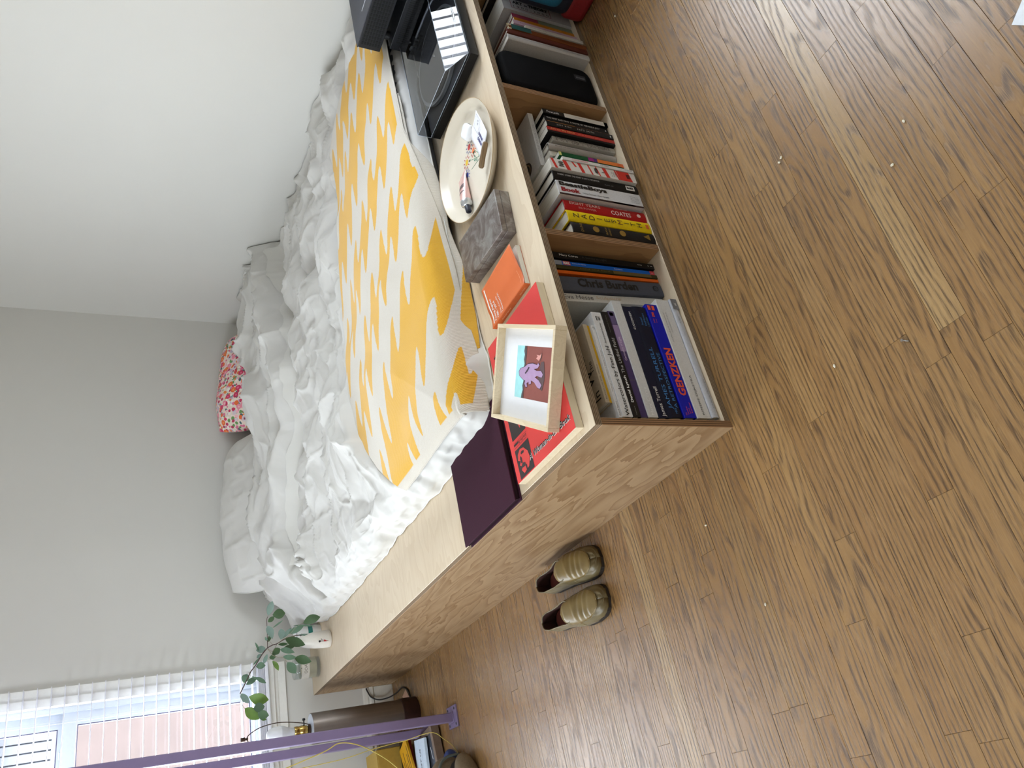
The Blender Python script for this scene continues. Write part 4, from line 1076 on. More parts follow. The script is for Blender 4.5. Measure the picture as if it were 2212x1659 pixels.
for x0, x1, y0, y1 in ((0.010, 0.045, -0.034, -0.0332), (0.010, 0.045, 0.006, 0.0068), (0.010, 0.0108, -0.034, 0.006), (0.0442, 0.045, -0.034, 0.006), (0.004, 0.0046, -0.02, 0.02), (-0.002, -0.0016, -0.018, 0.018)):
    bm.faces.new([bm.verts.new(p) for p in ((x0, y0, 0), (x1, y0, 0), (x1, y1, 0), (x0, y1, 0))])
on_card(bobj('printed_lines', bm, ink(110, 112, 140), cd))
on_card(text('$5', (0.022, -0.018, 0), (1, 0, 0), (0, 1, 0), ink(60, 62, 100), cd, h=0.006)); on_card(text('off', (0.022, -0.026, 0), (1, 0, 0), (0, 1, 0), ink(60, 62, 100), cd, h=0.005))
# wooden stick
ws = thing('wooden_stick', 'short rounded brown wooden stick resting on the plate rim', 'wooden stick', (0.900, 0.120, Z + 0.0215), (0, 0, math.atan2(0.056, -0.045)))
bm = bmesh.new(); add_tube(bm, [(-0.036, 0, 0), (-0.035, 0, 0), (-0.031, 0, 0), (-0.01, 0, 0), (0.004, 0, 0.0005), (0.031, 0, 0), (0.035, 0, 0), (0.036, 0, 0)], [0.003, 0.0055, 0.0078, 0.0082, 0.0078, 0.0082, 0.0055, 0.003], 14)
bmesh.ops.recalc_face_normals(bm, faces=bm.faces[:])
bobj('stick', bm, ply_face('stick_wood', rgb(132, 108, 78), rgb(108, 84, 56), rgb(80, 60, 40), 'X', 8, 14, 0.6, 0.6), ws)
# hand cream tube
tc = thing('cream_tube', 'pink metal hand cream tube with dark cap lying on the plate', 'tube', (0.972, 0.272, Z + 0.0122), (0, 0, math.atan2(-0.012, -0.150)))
n, mseg = 26, 32
P = np.zeros((n, mseg + 1, 3))
for i, u in enumerate(np.linspace(0, 1, n)):
    wy = 0.0265 * (1 - u) + 0.0165 * u; hz = 0.0007 * (1 - u) ** 2 + 0.0165 * (1 - (1 - u) ** 1.7)
    for j, t in enumerate(np.linspace(0, 2 * PI, mseg + 1)): P[i, j] = (u * 0.112, wy * math.cos(t), 0.0150 * (0.25 + 0.75 * u) + hz * math.sin(t) - 0.004)
M_pink = plain(224, 182, 176, 0.28, 0.35, grain=0.03); M_silver = plain(196, 198, 200, 0.25, 0.8, grain=0.03)
grid_obj('tube_body', P, M_pink, tc)
def ring_on(name, u0, u1, mat, t0=0.25 * PI, t1=0.8 * PI, s=1.012):
    Q = np.zeros((4, 14, 3))
    for i, u in enumerate(np.linspace(u0, u1, 4)):
        wy = (0.0265 * (1 - u) + 0.0165 * u) * s; hz = (0.0007 * (1 - u) ** 2 + 0.0165 * (1 - (1 - u) ** 1.7)) * s
        for j, t in enumerate(np.linspace(t0, t1, 14)): Q[i, j] = (u * 0.112, wy * math.cos(t), 0.0150 * (0.25 + 0.75 * u) + hz * math.sin(t) - 0.004 + 0.0002)
    grid_obj(name, Q, mat, tc)
ring_on('label_band', 0.46, 0.60, plain(94, 74, 76, 0.4), 0.20 * PI, 0.62 * PI); ring_on('label_band', 0.70, 0.76, plain(110, 86, 88, 0.4), 0.18 * PI, 0.66 * PI); ring_on('fold_line', 0.055, 0.062, plain(150, 110, 108, 0.4), 0.05 * PI, 0.95 * PI)
RX = Matrix.Translation((0, 0, 0.011)) @ Matrix.Rotation(PI / 2, 4, 'Y')
lathe('shoulder', [(0.0167, 0.112), (0.0165, 0.124), (0.013, 0.1295), (0.0085, 0.1315), (0.0, 0.1315)], M_silver, tc, 28, RX, cap=False)
lathe('cap', [(0.0, 0.1300), (0.0092, 0.1300), (0.0086, 0.150), (0.0080, 0.1515), (0.0040, 0.1515), (0.0036, 0.1490), (0, 0.1490)], plain(30, 32, 48, 0.35), tc, 24, RX, cap=False)

# ------------------------------------------------------------ turntable and the two black units
def acrylic():
    g = G('clear_lid')
    t = g.n('BsdfTransparent', {'Color': (0.50, 0.52, 0.55, 1)})
    gl = g.n('BsdfGlossy', {'Color': (1, 1, 1, 1), 'Roughness': 0.015})
    f = schlick(g, 1.55)
    mx = g.n('MixShader')
    g.t.links.new(f, mx.inputs[0]); g.t.links.new(t.outputs[0], mx.inputs[1]); g.t.links.new(gl.outputs[0], mx.inputs[2])
    g.t.links.new(mx.outputs[0], g.out.inputs[0])
    return g.m
tt = thing('turntable', 'black record player under a clear sloping lid', 'record player', (1.211, 0.034, Z))
TW, TD = 0.420, 0.320
M_blk = plain(7, 7, 8, 0.35, spec=0.3, grain=0.1)
for x, y in ((0.04, 0.04), (TW - 0.04, 0.04), (0.04, TD - 0.04), (TW - 0.04, TD - 0.04)):
    lathe('foot', [(0.018, 0), (0.018, 0.008)], M_blk, tt, 20, Matrix.Translation((x, y, 0)))
bevel_mod(box('plinth', 0, TW, 0, TD, 0.008, 0.036, M_blk, tt), 0.002, 2)
box('deck', 0.006, TW - 0.006, 0.006, TD - 0.006, 0.036, 0.0385, plain(52, 54, 58, 0.4, 0.2), tt)
PM = Matrix.Translation((0.185, 0.160, 0))
lathe('platter', [(0, 0.0385), (0.147, 0.0385), (0.150, 0.0395), (0.150, 0.049), (0.1485, 0.050), (0.141, 0.050), (0.140, 0.0492), (0, 0.0492)], plain(176, 178, 180, 0.3, 0.8), tt, 96, PM, cap=False)
lathe('platter_mat', [(0, 0.0493), (0.139, 0.0493), (0.139, 0.0515), (0.05, 0.0515), (0.049, 0.051), (0, 0.051)], plain(38, 39, 42, 0.75), tt, 72, PM, cap=False)
lathe('spindle', [(0.0035, 0.05), (0.0035, 0.058), (0.002, 0.060), (0, 0.060)], plain(200, 200, 200, 0.2, 0.9), tt, 14, PM, cap=False)
ta = thing  # tone arm
lathe('arm_pivot', [(0.024, 0.0385), (0.024, 0.048), (0.016, 0.050), (0.016, 0.066), (0, 0.066)], M_blk, tt, 28, Matrix.Translation((0.375, 0.255, 0)), cap=False)
tube('tone_arm', smooth_path([(0.385, 0.295, 0.060), (0.375, 0.255, 0.060), (0.372, 0.16, 0.059), (0.362, 0.09, 0.057), (0.335, 0.055, 0.055)], 6), 0.0042, plain(170, 172, 176, 0.3, 0.8), tt, 10)
box('headshell', 0.318, 0.342, 0.035, 0.062, 0.049, 0.054, M_blk, tt, 0.001)
# lid: walls and sloped front
lz0, lz1, fy1 = 0.0405, 0.0835, 0.076
def lid_shell(ins, name, mat):
    x0, x1, y1 = ins, TW - ins, TD - ins
    zt = lz1 - ins
    v = [(x0, ins, lz0), (x1, ins, lz0), (x0, fy1 + ins * .4, zt), (x1, fy1 + ins * .4, zt), (x0, y1, zt), (x1, y1, zt), (x0, y1, lz0), (x1, y1, lz0)]
    f = [(0, 1, 3, 2), (2, 3, 5, 4), (4, 5, 7, 6), (0, 2, 4, 6), (1, 7, 5, 3)]
    return mobj(name, v, f, mat, tt)
M_lid = acrylic()
ld = lid_shell(0.0, 'lid', M_lid)
bm = bmesh.new()
for a, c in (((0, 0, lz0), (TW, 0, lz0)), ((0, 0, lz0), (0, fy1, lz1)), ((TW, 0, lz0), (TW, fy1, lz1)), ((0, fy1, lz1), (TW, fy1, lz1)), ((0, fy1, lz1), (0, TD, lz1)), ((0, 0, lz0), (0, TD, lz0)), ((0, TD, lz0), (0, TD, lz1)), ((0, TD, lz1), (TW, TD, lz1))):
    add_tube(bm, [a, c], 0.0007, 5)
bobj('lid_edge', bm, plain(196, 206, 220, 0.2), ld)
M_unit = plain(12, 14, 19, 0.45, 0.0, 0.3, grain=0.15, scale=200); M_unitf = plain(12, 13, 17, 0.4); M_unit_t = plain(46, 48, 55, 0.5, 0.0, 0.4, grain=0.1, scale=90)
am = thing('amplifier', 'upper black audio unit with a perforated side stacked by the record player', 'audio unit', (1.662, 0.0, 0.513))
bevel_mod(box('case', 0, 0.40, -0.02, 0.412, 0.0, 0.076, M_unit, am), 0.002, 2)
bevel_mod(box('top_cover', -0.001, 0.401, -0.021, 0.413, 0.076, 0.0805, M_unit_t, am), 0.0015, 2)
bm = bmesh.new()
nr, nc = 7, 30
for i in range(nr):
    for j in range(nc):
        y = -0.005 + j * 0.0135; z = 0.008 + i * 0.0092
        add_box(bm, -0.0006, 0.0008, y, y + 0.0100, z, z + 0.0066)
ho = bobj('side_holes', bm, plain(2, 2, 3, 0.9), am); ho['kind'] = 'stuff'
box('top_mark', 0.06, 0.066, 0.26, 0.32, 0.0805, 0.0808, plain(170, 172, 178, 0.4), am)
ra = thing('amplifier', 'lower black audio unit with vent slits beside the record player', 'audio unit', (1.640, 0.0, Z))
bevel_mod(box('case', 0, 0.42, 0.0, 0.375, 0.010, 0.112, M_unit, ra), 0.002, 2)
for x, y in ((0.04, 0.04), (0.38, 0.04), (0.04, 0.33), (0.38, 0.33)): lathe('foot', [(0.016, 0), (0.016, 0.010)], M_unitf, ra, 18, Matrix.Translation((x, y, 0)))
bm = bmesh.new()
for j in range(44): add_box(bm, -0.0006, 0.0006, 0.02 + j * 0.0075, 0.0238 + j * 0.0075, 0.055, 0.098)
vs_ = bobj('vent_slits', bm, plain(3, 3, 4, 0.9), ra); vs_['kind'] = 'stuff'
for x, y in ((0.05, 0.03), (0.38, 0.03), (0.05, 0.36), (0.38, 0.36)): lathe('spacer_foot', [(0.014, 0.112), (0.014, 0.1322)], M_unitf, ra, 18, Matrix.Translation((x, y, 0)))
# ------------------------------------------------------------ bedding
mt = tag(box('mattress', 0.275, 2.085, 0.408, 2.36, HT + 0.0005, 0.470, plain(86, 88, 94, 0.8, grain=0.08, scale=300), None, 0.02, 3), 'dark grey mattress under the white duvet on the platform', 'mattress')

def fabric(name, base, rough=0.75, weave=900, bump=0.12, var=4, sheen=0.15):
    g = G(name)
    c = g.coord('Object')
    n = g.noise(c, 6, 3, 0.5); w = g.noise(c, weave, 2, 0.5)
    lo = rgb(*(v - var for v in base)); hi = rgb(*(min(255, v + var) for v in base))
    return g.bsdf(g.mix(n, lo, hi), rough, g.bump(w, bump, 0.0006), 0, 0.25, Sheen_Weight=sheen)
M_cotton = fabric('white_cotton', (207, 205, 200), 0.62)
M_piping = fabric('cotton_piping', (216, 214, 208), 0.6)

_TX = np.array([0.20, 0.32, 0.60, 0.82, 0.98, 1.19, 1.52, 1.79, 2.12]); _TY = np.array([1.98, 2.00, 2.04, 1.90, 1.78, 1.69, 1.76, 1.84, 1.93])
def trough_y(x): return np.interp(x, _TX, _TY) + 0.012 * vnoise(x * 9, x * 0 + 3.3)
_BX = np.array([0.20, 0.37, 0.50, 0.71, 0.98, 1.29, 1.53, 1.70, 1.78, 1.86, 2.0]); _BY = np.array([0.84, 0.985, 1.06, 1.085, 1.06, 0.99, 0.935, 0.94, 0.86, 0.70, 0.62])
def blanket_back(x): return np.interp(x, _BX, _BY)
def hem_x(y): return 0.236 + 0.006 * vnoise(y * 4, y * 0 + 1.7) + 0.007 * vnoise(y * 15, y * 0 + 9.1) + 0.05 * sstep(2.15, 2.5, y)
def hem_y(x): return 0.384 + 0.006 * vnoise(x * 11, x * 0 + 5.5) + 0.012 * np.exp(-((x - 0.40) / 0.06) ** 2) * -1
def hem_z(x, y):
    return 0.3835 + 0.034 * sstep(0.66, 0.78, x) * (1 - sstep(1.45, 1.65, x)) * (y < 0.6)
def duvet_smooth(x, y, d):
    """broad form of the bed: d = distance in from the hem"""
    dd = np.clip(d, 0, None)
    z = hem_z(x, y) + (0.470 - hem_z(x, y)) * (1 - np.exp(-dd / 0.011)) + 0.030 * (1 - np.exp(-dd / 0.07)) + 0.030 * sstep(0.05, 0.45, dd)
    return z
def duvet_shape(x, y, d):
    z = duvet_smooth(x, y, d)
    ty = trough_y(x)
    k = y - ty
    under = (1 - sstep(-0.05, 0.03, y - blanket_back(x))) * (1 - sstep(1.80, 1.92, x))
    inner = sstep(0.0, 0.06, d)
    head = sstep(-0.02, 0.10, k)
    # folded-over part behind the trough
    fall = sstep(0.44, 0.70, k + 0.10 * (2.1 - x) * 0)
    endfall = sstep(0.24, 0.52, x)
    rise = (0.055 + 0.075 * endfall + 0.035 * sstep(1.2, 2.0, x)) * head
    z = z + rise * (1 - 0.75 * fall) * sstep(0.0, 0.16, d)
    z = z - 0.045 * np.exp(-(k / 0.022) ** 2) * inner * (1 - 0.8 * sstep(1.85, 2.05, x))
    z = z + 0.020 * np.exp(-((k - 0.075) / 0.05) ** 2) * inner + 0.012 * np.exp(-((k + 0.07) / 0.05) ** 2) * inner
    # puffs and creases
    wx = x + 0.05 * fbm(3.1 * x + 4, 3.1 * y + 1, 3); wy = y + 0.05 * fbm(3.1 * x + 9, 3.1 * y + 6, 3)
    puff = np.abs(vnoise(3.6 * wx + 2, 3.6 * wy + 5)) * 0.075 + np.abs(vnoise(7.5 * wx, 7.5 * wy + 3)) * 0.018
    crs = lambda fx, fy, p, o: (1 - np.abs(vnoise(fx * wx + o, fy * wy + o * 1.7))) ** p
    tn = lambda fx, fy, o: sum(tnoise(fx * wx + o + dx, fy * wy + 1.3 * o + dy) for dx, dy in ((-.08, -.03), (.08, .03), (.03, -.08), (-.03, .08))) / 4
    mid = tn(5.5, 7.0, 3.1) * 0.028 + tn(12, 13, 8.2) * 0.0125 + tn(27, 25, 1.3) * 0.0046 + crs(4.5, 7.5, 9, 3.1) * 0.020 + crs(9.0, 6.0, 10, 8.8) * 0.011 + crs(19, 16, 10, 5.2) * 0.004
    big = tn(3.6, 5.5, 6.4) * 0.040 + tn(8.5, 11, 2.2) * 0.017 + tn(20, 22, 7.7) * 0.0058 + crs(2.9, 5.0, 7, 6.4) * 0.044 + crs(6.0, 8.0, 10, 2.9) * 0.020
    side = (1 - sstep(0.03, 0.16, d))
    wr = ((puff - 0.02) * (1 - 0.5 * head) + mid * (1 - head) + (big - 0.02) * head)
    # long shallow diagonal pulls over the left shoulder
    pull = crs(4.0, 17.0, 4, 5.9) * 0.010 * np.exp(-((x - 0.42) / 0.17) ** 2) * (1 - head)
    z = z + (wr + pull) * inner * (1 - under) * (1 - 0.55 * side) + 0.0035 * fbm(13 * x, 13 * y, 3) * inner * (1 - under)
    # knot of twisted cloth on the left where the fold ends
    r = np.hypot((x - 0.40) / 0.085, (y - 1.93) / 0.085)
    ang = np.arctan2(y - 1.93, x - 0.40)
    z = z + np.exp(-r ** 2) * (0.030 + 0.014 * np.sin(3 * ang + 9 * r) + 0.010 * np.sin(7 * ang - 6 * r))
    z = z - 0.016 * under * inner
    return z
def smin_d(s, t, R=0.06):
    q = np.where((s < R) & (t < R), R - np.hypot(np.clip(R - s, 0, None), np.clip(R - t, 0, None)), np.minimum(s, t))
    return q
def warp_axis(n, length, dense=0.10, share=0.24):
    k = int(n * share)
    return np.concatenate([dense * (np.linspace(0, 1, k, endpoint=False) ** 1.5), np.linspace(dense, length, n - k)])
S = warp_axis(430, 1.862); T = warp_axis(560, 2.26)
yn = 0.384 + T[None, :]; xn = 0.236 + S[:, None]
Xg = hem_x(yn + 0 * xn) + S[:, None] * (2.098 - hem_x(yn)) / 1.862
Yg = hem_y(xn + 0 * yn) + T[None, :]
D = smin_d(S[:, None] + 0 * T[None, :], T[None, :] + 0 * S[:, None])
R_ = 0.06
neg = D < 0
sx = R_ - S[:, None] + 0 * Yg; sy = R_ - T[None, :] + 0 * Xg
hy = np.hypot(sx, sy) + 1e-9
Xg = np.where(neg, Xg + sx * (1 - R_ / hy), Xg); Yg = np.where(neg, Yg + sy * (1 - R_ / hy), Yg)
D = np.clip(D, 0, None)
Zg = duvet_shape(Xg, Yg, D)
# rumpled vertical drop along the left side
ruf = np.exp(-((D - 0.012) / 0.014) ** 2) * (S[:, None] < 0.08)
Xg = Xg - ruf * (0.010 + 0.014 * vnoise(Yg * 13, Yg * 0 + 2.2) + 0.007 * vnoise(Yg * 31, Zg * 40))
Zg = Zg + 0.004 * vnoise(Yg * 24, Xg * 60) * np.exp(-((D - 0.02) / 0.02) ** 2)
Xg = np.minimum(Xg, 2.100)
duv = grid_obj('duvet', np.stack([Xg, Yg, Zg], -1), M_cotton)
tag(duv, 'crumpled white cotton duvet spread over the bed', 'duvet')
hem = [Vector((Xg[0, j], Yg[0, j], Zg[0, j] + 0.001)) for j in range(len(T) - 40, 0, -3)] + [Vector((Xg[i, 0], Yg[i, 0], Zg[i, 0] + 0.001)) for i in range(0, len(S), 3)]
tube('hem_piping', hem, 0.0024, M_piping, duv, 6)
# stitched edge of the folded-over part, lying in the trough
px = np.linspace(0.42, 2.05, 140)
P = []
for row, (dk, dz) in enumerate(((0.030, 0.014), (0.018, 0.010), (0.006, 0.004), (-0.006, 0.001))):
    py = trough_y(px) + dk + 0.004 * vnoise(px * 22, px * 0 + 0.7)
    P.append(np.stack([px, py, duvet_shape(px, py, np.full_like(px, 0.4)) + dz + 0.003], -1))
fe = grid_obj('stitched_edge', np.array(P), M_piping, duv)

# blanket -------------------------------------------------------------
YE_ = 0.402
_HX = np.array([0.24, 0.28, 0.38, 0.55, 0.71, 0.90, 1.05, 1.28, 1.64, 2.0]); _HZ = np.array([0.408, 0.404, 0.403, 0.414, 0.418, 0.428, 0.452, 0.488, 0.490, 0.488])
def blanket_top(x, y):
    d = np.minimum(x - 0.215, y - 0.36)
    z = duvet_smooth(x, y, np.clip(d, 0.03, None)) + 0.010
    z = z + 0.006 * vnoise(4 * x + 2, 5 * y) + 0.004 * vnoise(11 * x, 8 * y + 3)
    z = z + 0.012 * sstep(0.12, 0.0, np.abs(x - 1.74)) * sstep(0.7, 1.0, y)
    return z
def blanket(name, x0, x1, back, hz, dy, nx, nt, lift, mat, parent):
    xs = np.linspace(x0, x1, nx)[:, None]
    yb = back(xs); zt = blanket_top(xs, np.full_like(xs, YE_)) + lift
    top_len = yb - YE_; drop = np.clip(zt - hz(xs), 0.004, None)
    t = np.linspace(0, 1, nt)[None, :]
    L = (top_len + drop) * t                 # distance from the back edge
    on = np.clip(L, 0, top_len); dn = np.clip(L - top_len, 0, None)
    y = yb - on; x = xs + 0 * t
    z = blanket_top(x, y) + lift
    r = 0.030
    near = np.clip(1 - (top_len - on) / r, 0, 1) * (dn <= 0)
    z = z - 0.010 * near ** 2
    z = np.where(dn > 0, zt - 0.010 - dn * (drop - 0.010) / np.maximum(drop, 1e-6), z)
    fold = 0.006 * vnoise(7 * x + 1, dn * 8) * np.clip(dn / 0.06, 0, 1)
    y = y - np.where(dn > 0, 0.014 * (1 - np.exp(-dn / 0.02)) + dy * np.clip(dn / 0.08, 0, 1.4) + fold, 0.0)
    # left end sags over the mattress edge
    end = np.exp(-(x - x0) / 0.035)
    z = z - 0.020 * end * (dn <= 0) 
    s_un = np.where(dn > 0, YE_ - dn, y)
    return np.stack([x, y, z], -1), x, s_un, (top_len + drop) * (1 - t)
def drip(x, y):
    """dye pattern: interlocking drips, true = yellow"""
    c = x + 0.95 * y
    q = 0.24 * x + 0.97 * y + 0.005 * vnoise(3 * x, 3 * y)
    yel = np.zeros(x.shape, bool)
    for lo, hi, p0, p1, f in ((2.36, 2.50, .10, .18, .056), (2.05, 2.26, .0, .10, .060), (1.735, 1.87, .05, .12, .058), (1.42, 1.545, .1, .17, .058), (0.935, 1.215, .0, .06, .066), (0.635, 0.735, .08, .14, .050)):
        s0 = np.sin(2 * PI * (q / 0.0755 + p0)); s1 = np.sin(2 * PI * (q / 0.0755 + p1))
        yel |= (c > lo + f * s0) & (c < hi + f * s1)
    return yel
CY, CW = np.array(rgb(224, 174, 54)), np.array(rgb(214, 209, 200))
def dyed():
    g = G('dyed_cotton')
    a = g.n('Attribute', attribute_name='dye').outputs['Color']
    c = g.coord('Object')
    x, y, z = g.sep(c)[:3]
    n = g.noise(c, 260, 3, 0.6)
    wv = g.m2('SINE', g.add(g.mul(g.add(x, g.mul(y, 0.8)), 2 * PI / 0.0046), g.mul(n, 2.0)))
    hue = g.mix(g.mul(n, 0.30), a, rgb(206, 180, 120), 'MULTIPLY')
    return g.bsdf(hue, 0.85, g.bump(g.add(g.mul(wv, 0.6), n), 0.35, 0.0012), 0, 0.15, Sheen_Weight=0.25)
M_dye = dyed()
def make_colors(x, yy, edge, xend, x0):
    yel = drip(x, yy)
    col = np.where(yel[..., None], CY, CW)
    hemm = (edge < 0.020) | (x < x0 + 0.020)
    col[hemm] = CW
    return col
bk = thing('blanket', 'folded cream blanket with yellow drip pattern across the foot of the duvet', 'blanket', (0, 0, 0))
X0 = 0.246
hz_u = lambda x: np.interp(x, _HX, _HZ)
P, xx, yy, edge = blanket('upper_layer', X0, 1.93, blanket_back, hz_u, 0.004, 620, 330, 0.006, M_dye, bk)
up = grid_obj('upper_layer', P, M_dye, bk, make_colors(xx, yy, edge, 1.93, X0))
sm = up.modifiers.new('thick', 'SOLIDIFY'); sm.thickness = 0.004; sm.offset = -1
hemz_l = lambda x: np.interp(x, [0.24, 0.34, 0.42, 0.55, 0.70, 0.87, 0.98, 1.11, 1.22, 1.45, 2.0], [0.400, 0.400, 0.398, 0.3855, 0.386, 0.408, 0.404, 0.416, 0.478, 0.480, 0.480])
P2, x2, y2, e2 = blanket('lower_layer', X0 + 0.012, 1.45, lambda x: np.full_like(x, 0.60), hemz_l, 0.0, 300, 110, -0.0005, M_dye, bk)
# the lower layer bulges out over the platform beneath the upper hem
bul = np.exp(-((x2 - 0.57) / 0.12) ** 2) * np.clip((0.455 - P2[..., 2]) / 0.07, 0, 1)
P2[..., 1] -= 0.010 * bul
yel2 = (x2 - 0.33 > (P2[..., 2] - 0.385) * 2.2) & (x2 < 0.76 - (P2[..., 2] - 0.385) * 4.5) & (P2[..., 1] < 0.42)
c2 = np.where(yel2[..., None], CY, CW); c2[(x2 < X0 + 0.03)] = CW
lo_ = grid_obj('lower_layer', P2, M_dye, bk, c2)
sm = lo_.modifiers.new('thick', 'SOLIDIFY'); sm.thickness = 0.004; sm.offset = -1
def ridge_line(name, pts, r=0.0022): tube(name, pts, r, plain(214, 208, 197, 0.8, grain=0.08, scale=200), bk, 6)
N_ = Vector((0, 0, 0.0015))
ridge_line('hem', [Vector(P[i, -1]) for i in range(0, 620, 5)]); ridge_line('hem', [Vector(P[0, j]) for j in range(0, 330, 5)]); ridge_line('hem', [Vector(P[i, 0]) for i in range(0, 620, 5)])
ridge_line('hem', [Vector(P2[i, -1]) for i in range(0, 300, 5)])
k_ = int(330 * 0.95)
ridge_line('stitching', [Vector(P[i, -14]) + Vector((0, -0.001, 0.0005)) for i in range(0, 560, 5)], 0.0007)

# pillows -------------------------------------------------------------
def pillow(name, label, loc, rot, a, b, h, mat, seed, flange=0.0, wr=0.010):
    o = thing(name, label, 'pillow', loc, rot)
    n = 90
    u = np.linspace(-1, 1, n)[:, None]; v = np.linspace(-1, 1, n)[None, :]
    u = np.sign(u) * (1 - (1 - np.abs(u)) ** 1.5); v = np.sign(v) * (1 - (1 - np.abs(v)) ** 1.5)
    f = np.clip((1 - np.abs(u) ** 3.2) * (1 - np.abs(v) ** 3.2), 0, 1) ** 0.55
    x = a * u * (1 - 0.13 * v ** 2 + 0.02 * v) + 0 * v; y = b * v * (1 - 0.15 * u ** 2) + 0 * u
    for sgn, nm in ((1, 'front'), (-1, 'back')):
        wv = (1 - np.abs(vnoise(x * 9 + seed, y * 5 + seed * 2))) ** 4 * wr + 0.5 * wr * (1 - np.abs(vnoise(x * 18 + seed, y * 13))) ** 4 + 0.006 * fbm(x * 5 + seed, y * 5, 2)
        z = sgn * (h * f + wv * np.clip(f * 2, 0, 1))
        Q = np.stack([x + 0 * z, y + 0 * z, z], -1)
        if sgn < 0: Q = Q[::-1]
        grid_obj(nm + '_panel', Q, mat, o)
    pts = [(x[i, 0] if x.shape[1] > 1 else 0, y[i, 0], 0) for i in range(0, n, 3)] + [(x[-1, j], y[-1, j], 0) for j in range(0, n, 3)] + [(x[i, -1], y[i, -1], 0) for i in range(n - 1, -1, -3)] + [(x[0, j], y[0, j], 0) for j in range(n - 1, -1, -3)]
    tube('seam', pts, 0.0028, mat, o, 6, True)
    return o
def floral():
    g = G('floral_print')
    c = g.coord('Object')
    jit = g.noise(c, 26, 2, 0.5, 0, True)
    cc = g.vadd(c, g.n('VectorMath', {0: g.n('VectorMath', {0: jit, 1: (0.5, 0.5, 0.5)}, operation='SUBTRACT').outputs[0], 'Scale': 0.014}, operation='SCALE').outputs[0])
    v1 = g.n('TexVoronoi', {'Vector': cc, 'Scale': 26.0}); v2 = g.n('TexVoronoi', {'Vector': g.mapv(cc, loc=(3, 1, 2)), 'Scale': 52.0}); v3 = g.n('TexVoronoi', {'Vector': g.mapv(cc, loc=(7, 4, 1)), 'Scale': 40.0})
    def pal(v, st): return g.ramp(g.sep(v.outputs['Color'])[0], st, 'CONSTANT')
    base = rgb(232, 216, 202)
    leaf = pal(v3, [(0, rgb(120, 150, 150)), (0.3, rgb(110, 150, 92)), (0.55, rgb(72, 100, 104)), (0.8, rgb(198, 180, 200))])
    col = g.mix(g.m2('LESS_THAN', v3.outputs['Distance'], 0.42), base, leaf)
    sm_ = pal(v2, [(0, rgb(222, 118, 150)), (0.25, rgb(226, 130, 70)), (0.5, rgb(190, 60, 96)), (0.7, rgb(238, 180, 190)), (0.85, rgb(240, 236, 226))])
    col = g.mix(g.m2('LESS_THAN', v2.outputs['Distance'], 0.44), col, sm_)
    bg_ = pal(v1, [(0, rgb(228, 110, 60)), (0.28, rgb(206, 62, 100)), (0.5, rgb(232, 142, 160)), (0.72, rgb(216, 202, 208)), (0.86, rgb(214, 82, 78))])
    col = g.mix(g.m2('LESS_THAN', v1.outputs['Distance'], 0.42), col, bg_)
    col = g.mix(g.m2('LESS_THAN', v1.outputs['Distance'], 0.20), col, pal(v1, [(0, rgb(238, 150, 90)), (0.28, rgb(228, 110, 140)), (0.5, rgb(242, 190, 190)), (0.72, rgb(170, 120, 140)), (0.86, rgb(240, 150, 130))]))
    col = g.mix(g.m2('LESS_THAN', v1.outputs['Distance'], 0.09), col, rgb(92, 56, 60))
    w = g.noise(c, 900, 2, 0.5)
    return g.bsdf(col, 0.8, g.bump(w, 0.1, 0.0005), 0, 0.2, Sheen_Weight=0.1)
pillow('pillow', 'white pillow leaning on the wall at the head of the bed', (0.87, 2.455, 0.595), (0.72, 0.0, 0.03), 0.415, 0.250, 0.092, M_cotton, 2.0, wr=0.012)
pillow('pillow', 'pink and orange floral pillow leaning in the corner behind the duvet', (1.64, 2.52, 0.608), (0.80, 0.10, -0.03), 0.315, 0.215, 0.085, floral(), 5.0, wr=0.006)
# ------------------------------------------------------------ helpers to put far things on their rays
def at_y(px, py, Y):
    """point of the plane y = Y seen at a pixel of the photograph"""
    u, v = 1659 - py, px
    d = _r * ((u - 829.5) / 1669.5) - _u * ((v - 1106) / 1669.5) + _f
    return CAM + d * ((Y - CAM.y) / d.y)

# ------------------------------------------------------------ table lamp on the floor
lp = thing('floor_lamp', 'bare bulb lamp with grey metal column standing on the floor by the wall', 'lamp', (-0.184, 2.388, 0), (0, 0, 0.3))
M_rust = plain(52, 24, 20, 0.6, grain=0.2, scale=60)
def column_metal():
    g = G('aged_aluminium')
    x, y, z = g.sep(g.coord('Object'))[:3]
    n = g.noise(g.comb(g.mul(x, 90), g.mul(y, 90), g.mul(z, 3)), 1.0, 4, 0.6); b = g.noise(g.coord('Object'), 9, 4, 0.6)
    col = g.mix(b, rgb(124, 110, 98), rgb(150, 142, 136)); col = g.mix(g.mul(n, 0.5), col, rgb(92, 84, 78))
    return g.bsdf(col, g.add(0.30, g.mul(n, 0.25)), None, 0.75, 0.5)
lathe('base_ring', [(0, 0), (0.064, 0), (0.0665, 0.004), (0.0665, 0.074), (0.064, 0.076), (0, 0.076)], M_rust, lp, 48, cap=False)
lathe('column', [(0.0625, 0.074), (0.0625, 0.470), (0.0615, 0.472), (0.058, 0.472)], column_metal(), lp, 48, cap=False)
lathe('top_cap', [(0.0, 0.470), (0.0595, 0.470), (0.0595, 0.4725), (0.0, 0.4745)], plain(206, 212, 222, 0.3, 0.3, grain=0.02), lp, 48, cap=False)
M_brass = plain(176, 146, 80, 0.22, 0.95, grain=0.1); M_bronze = plain(70, 52, 40, 0.4, 0.7)
lathe('saddle', [(0.0, 0.474), (0.020, 0.474), (0.022, 0.480), (0.012, 0.486), (0, 0.486)], M_bronze, lp, 28, cap=False)
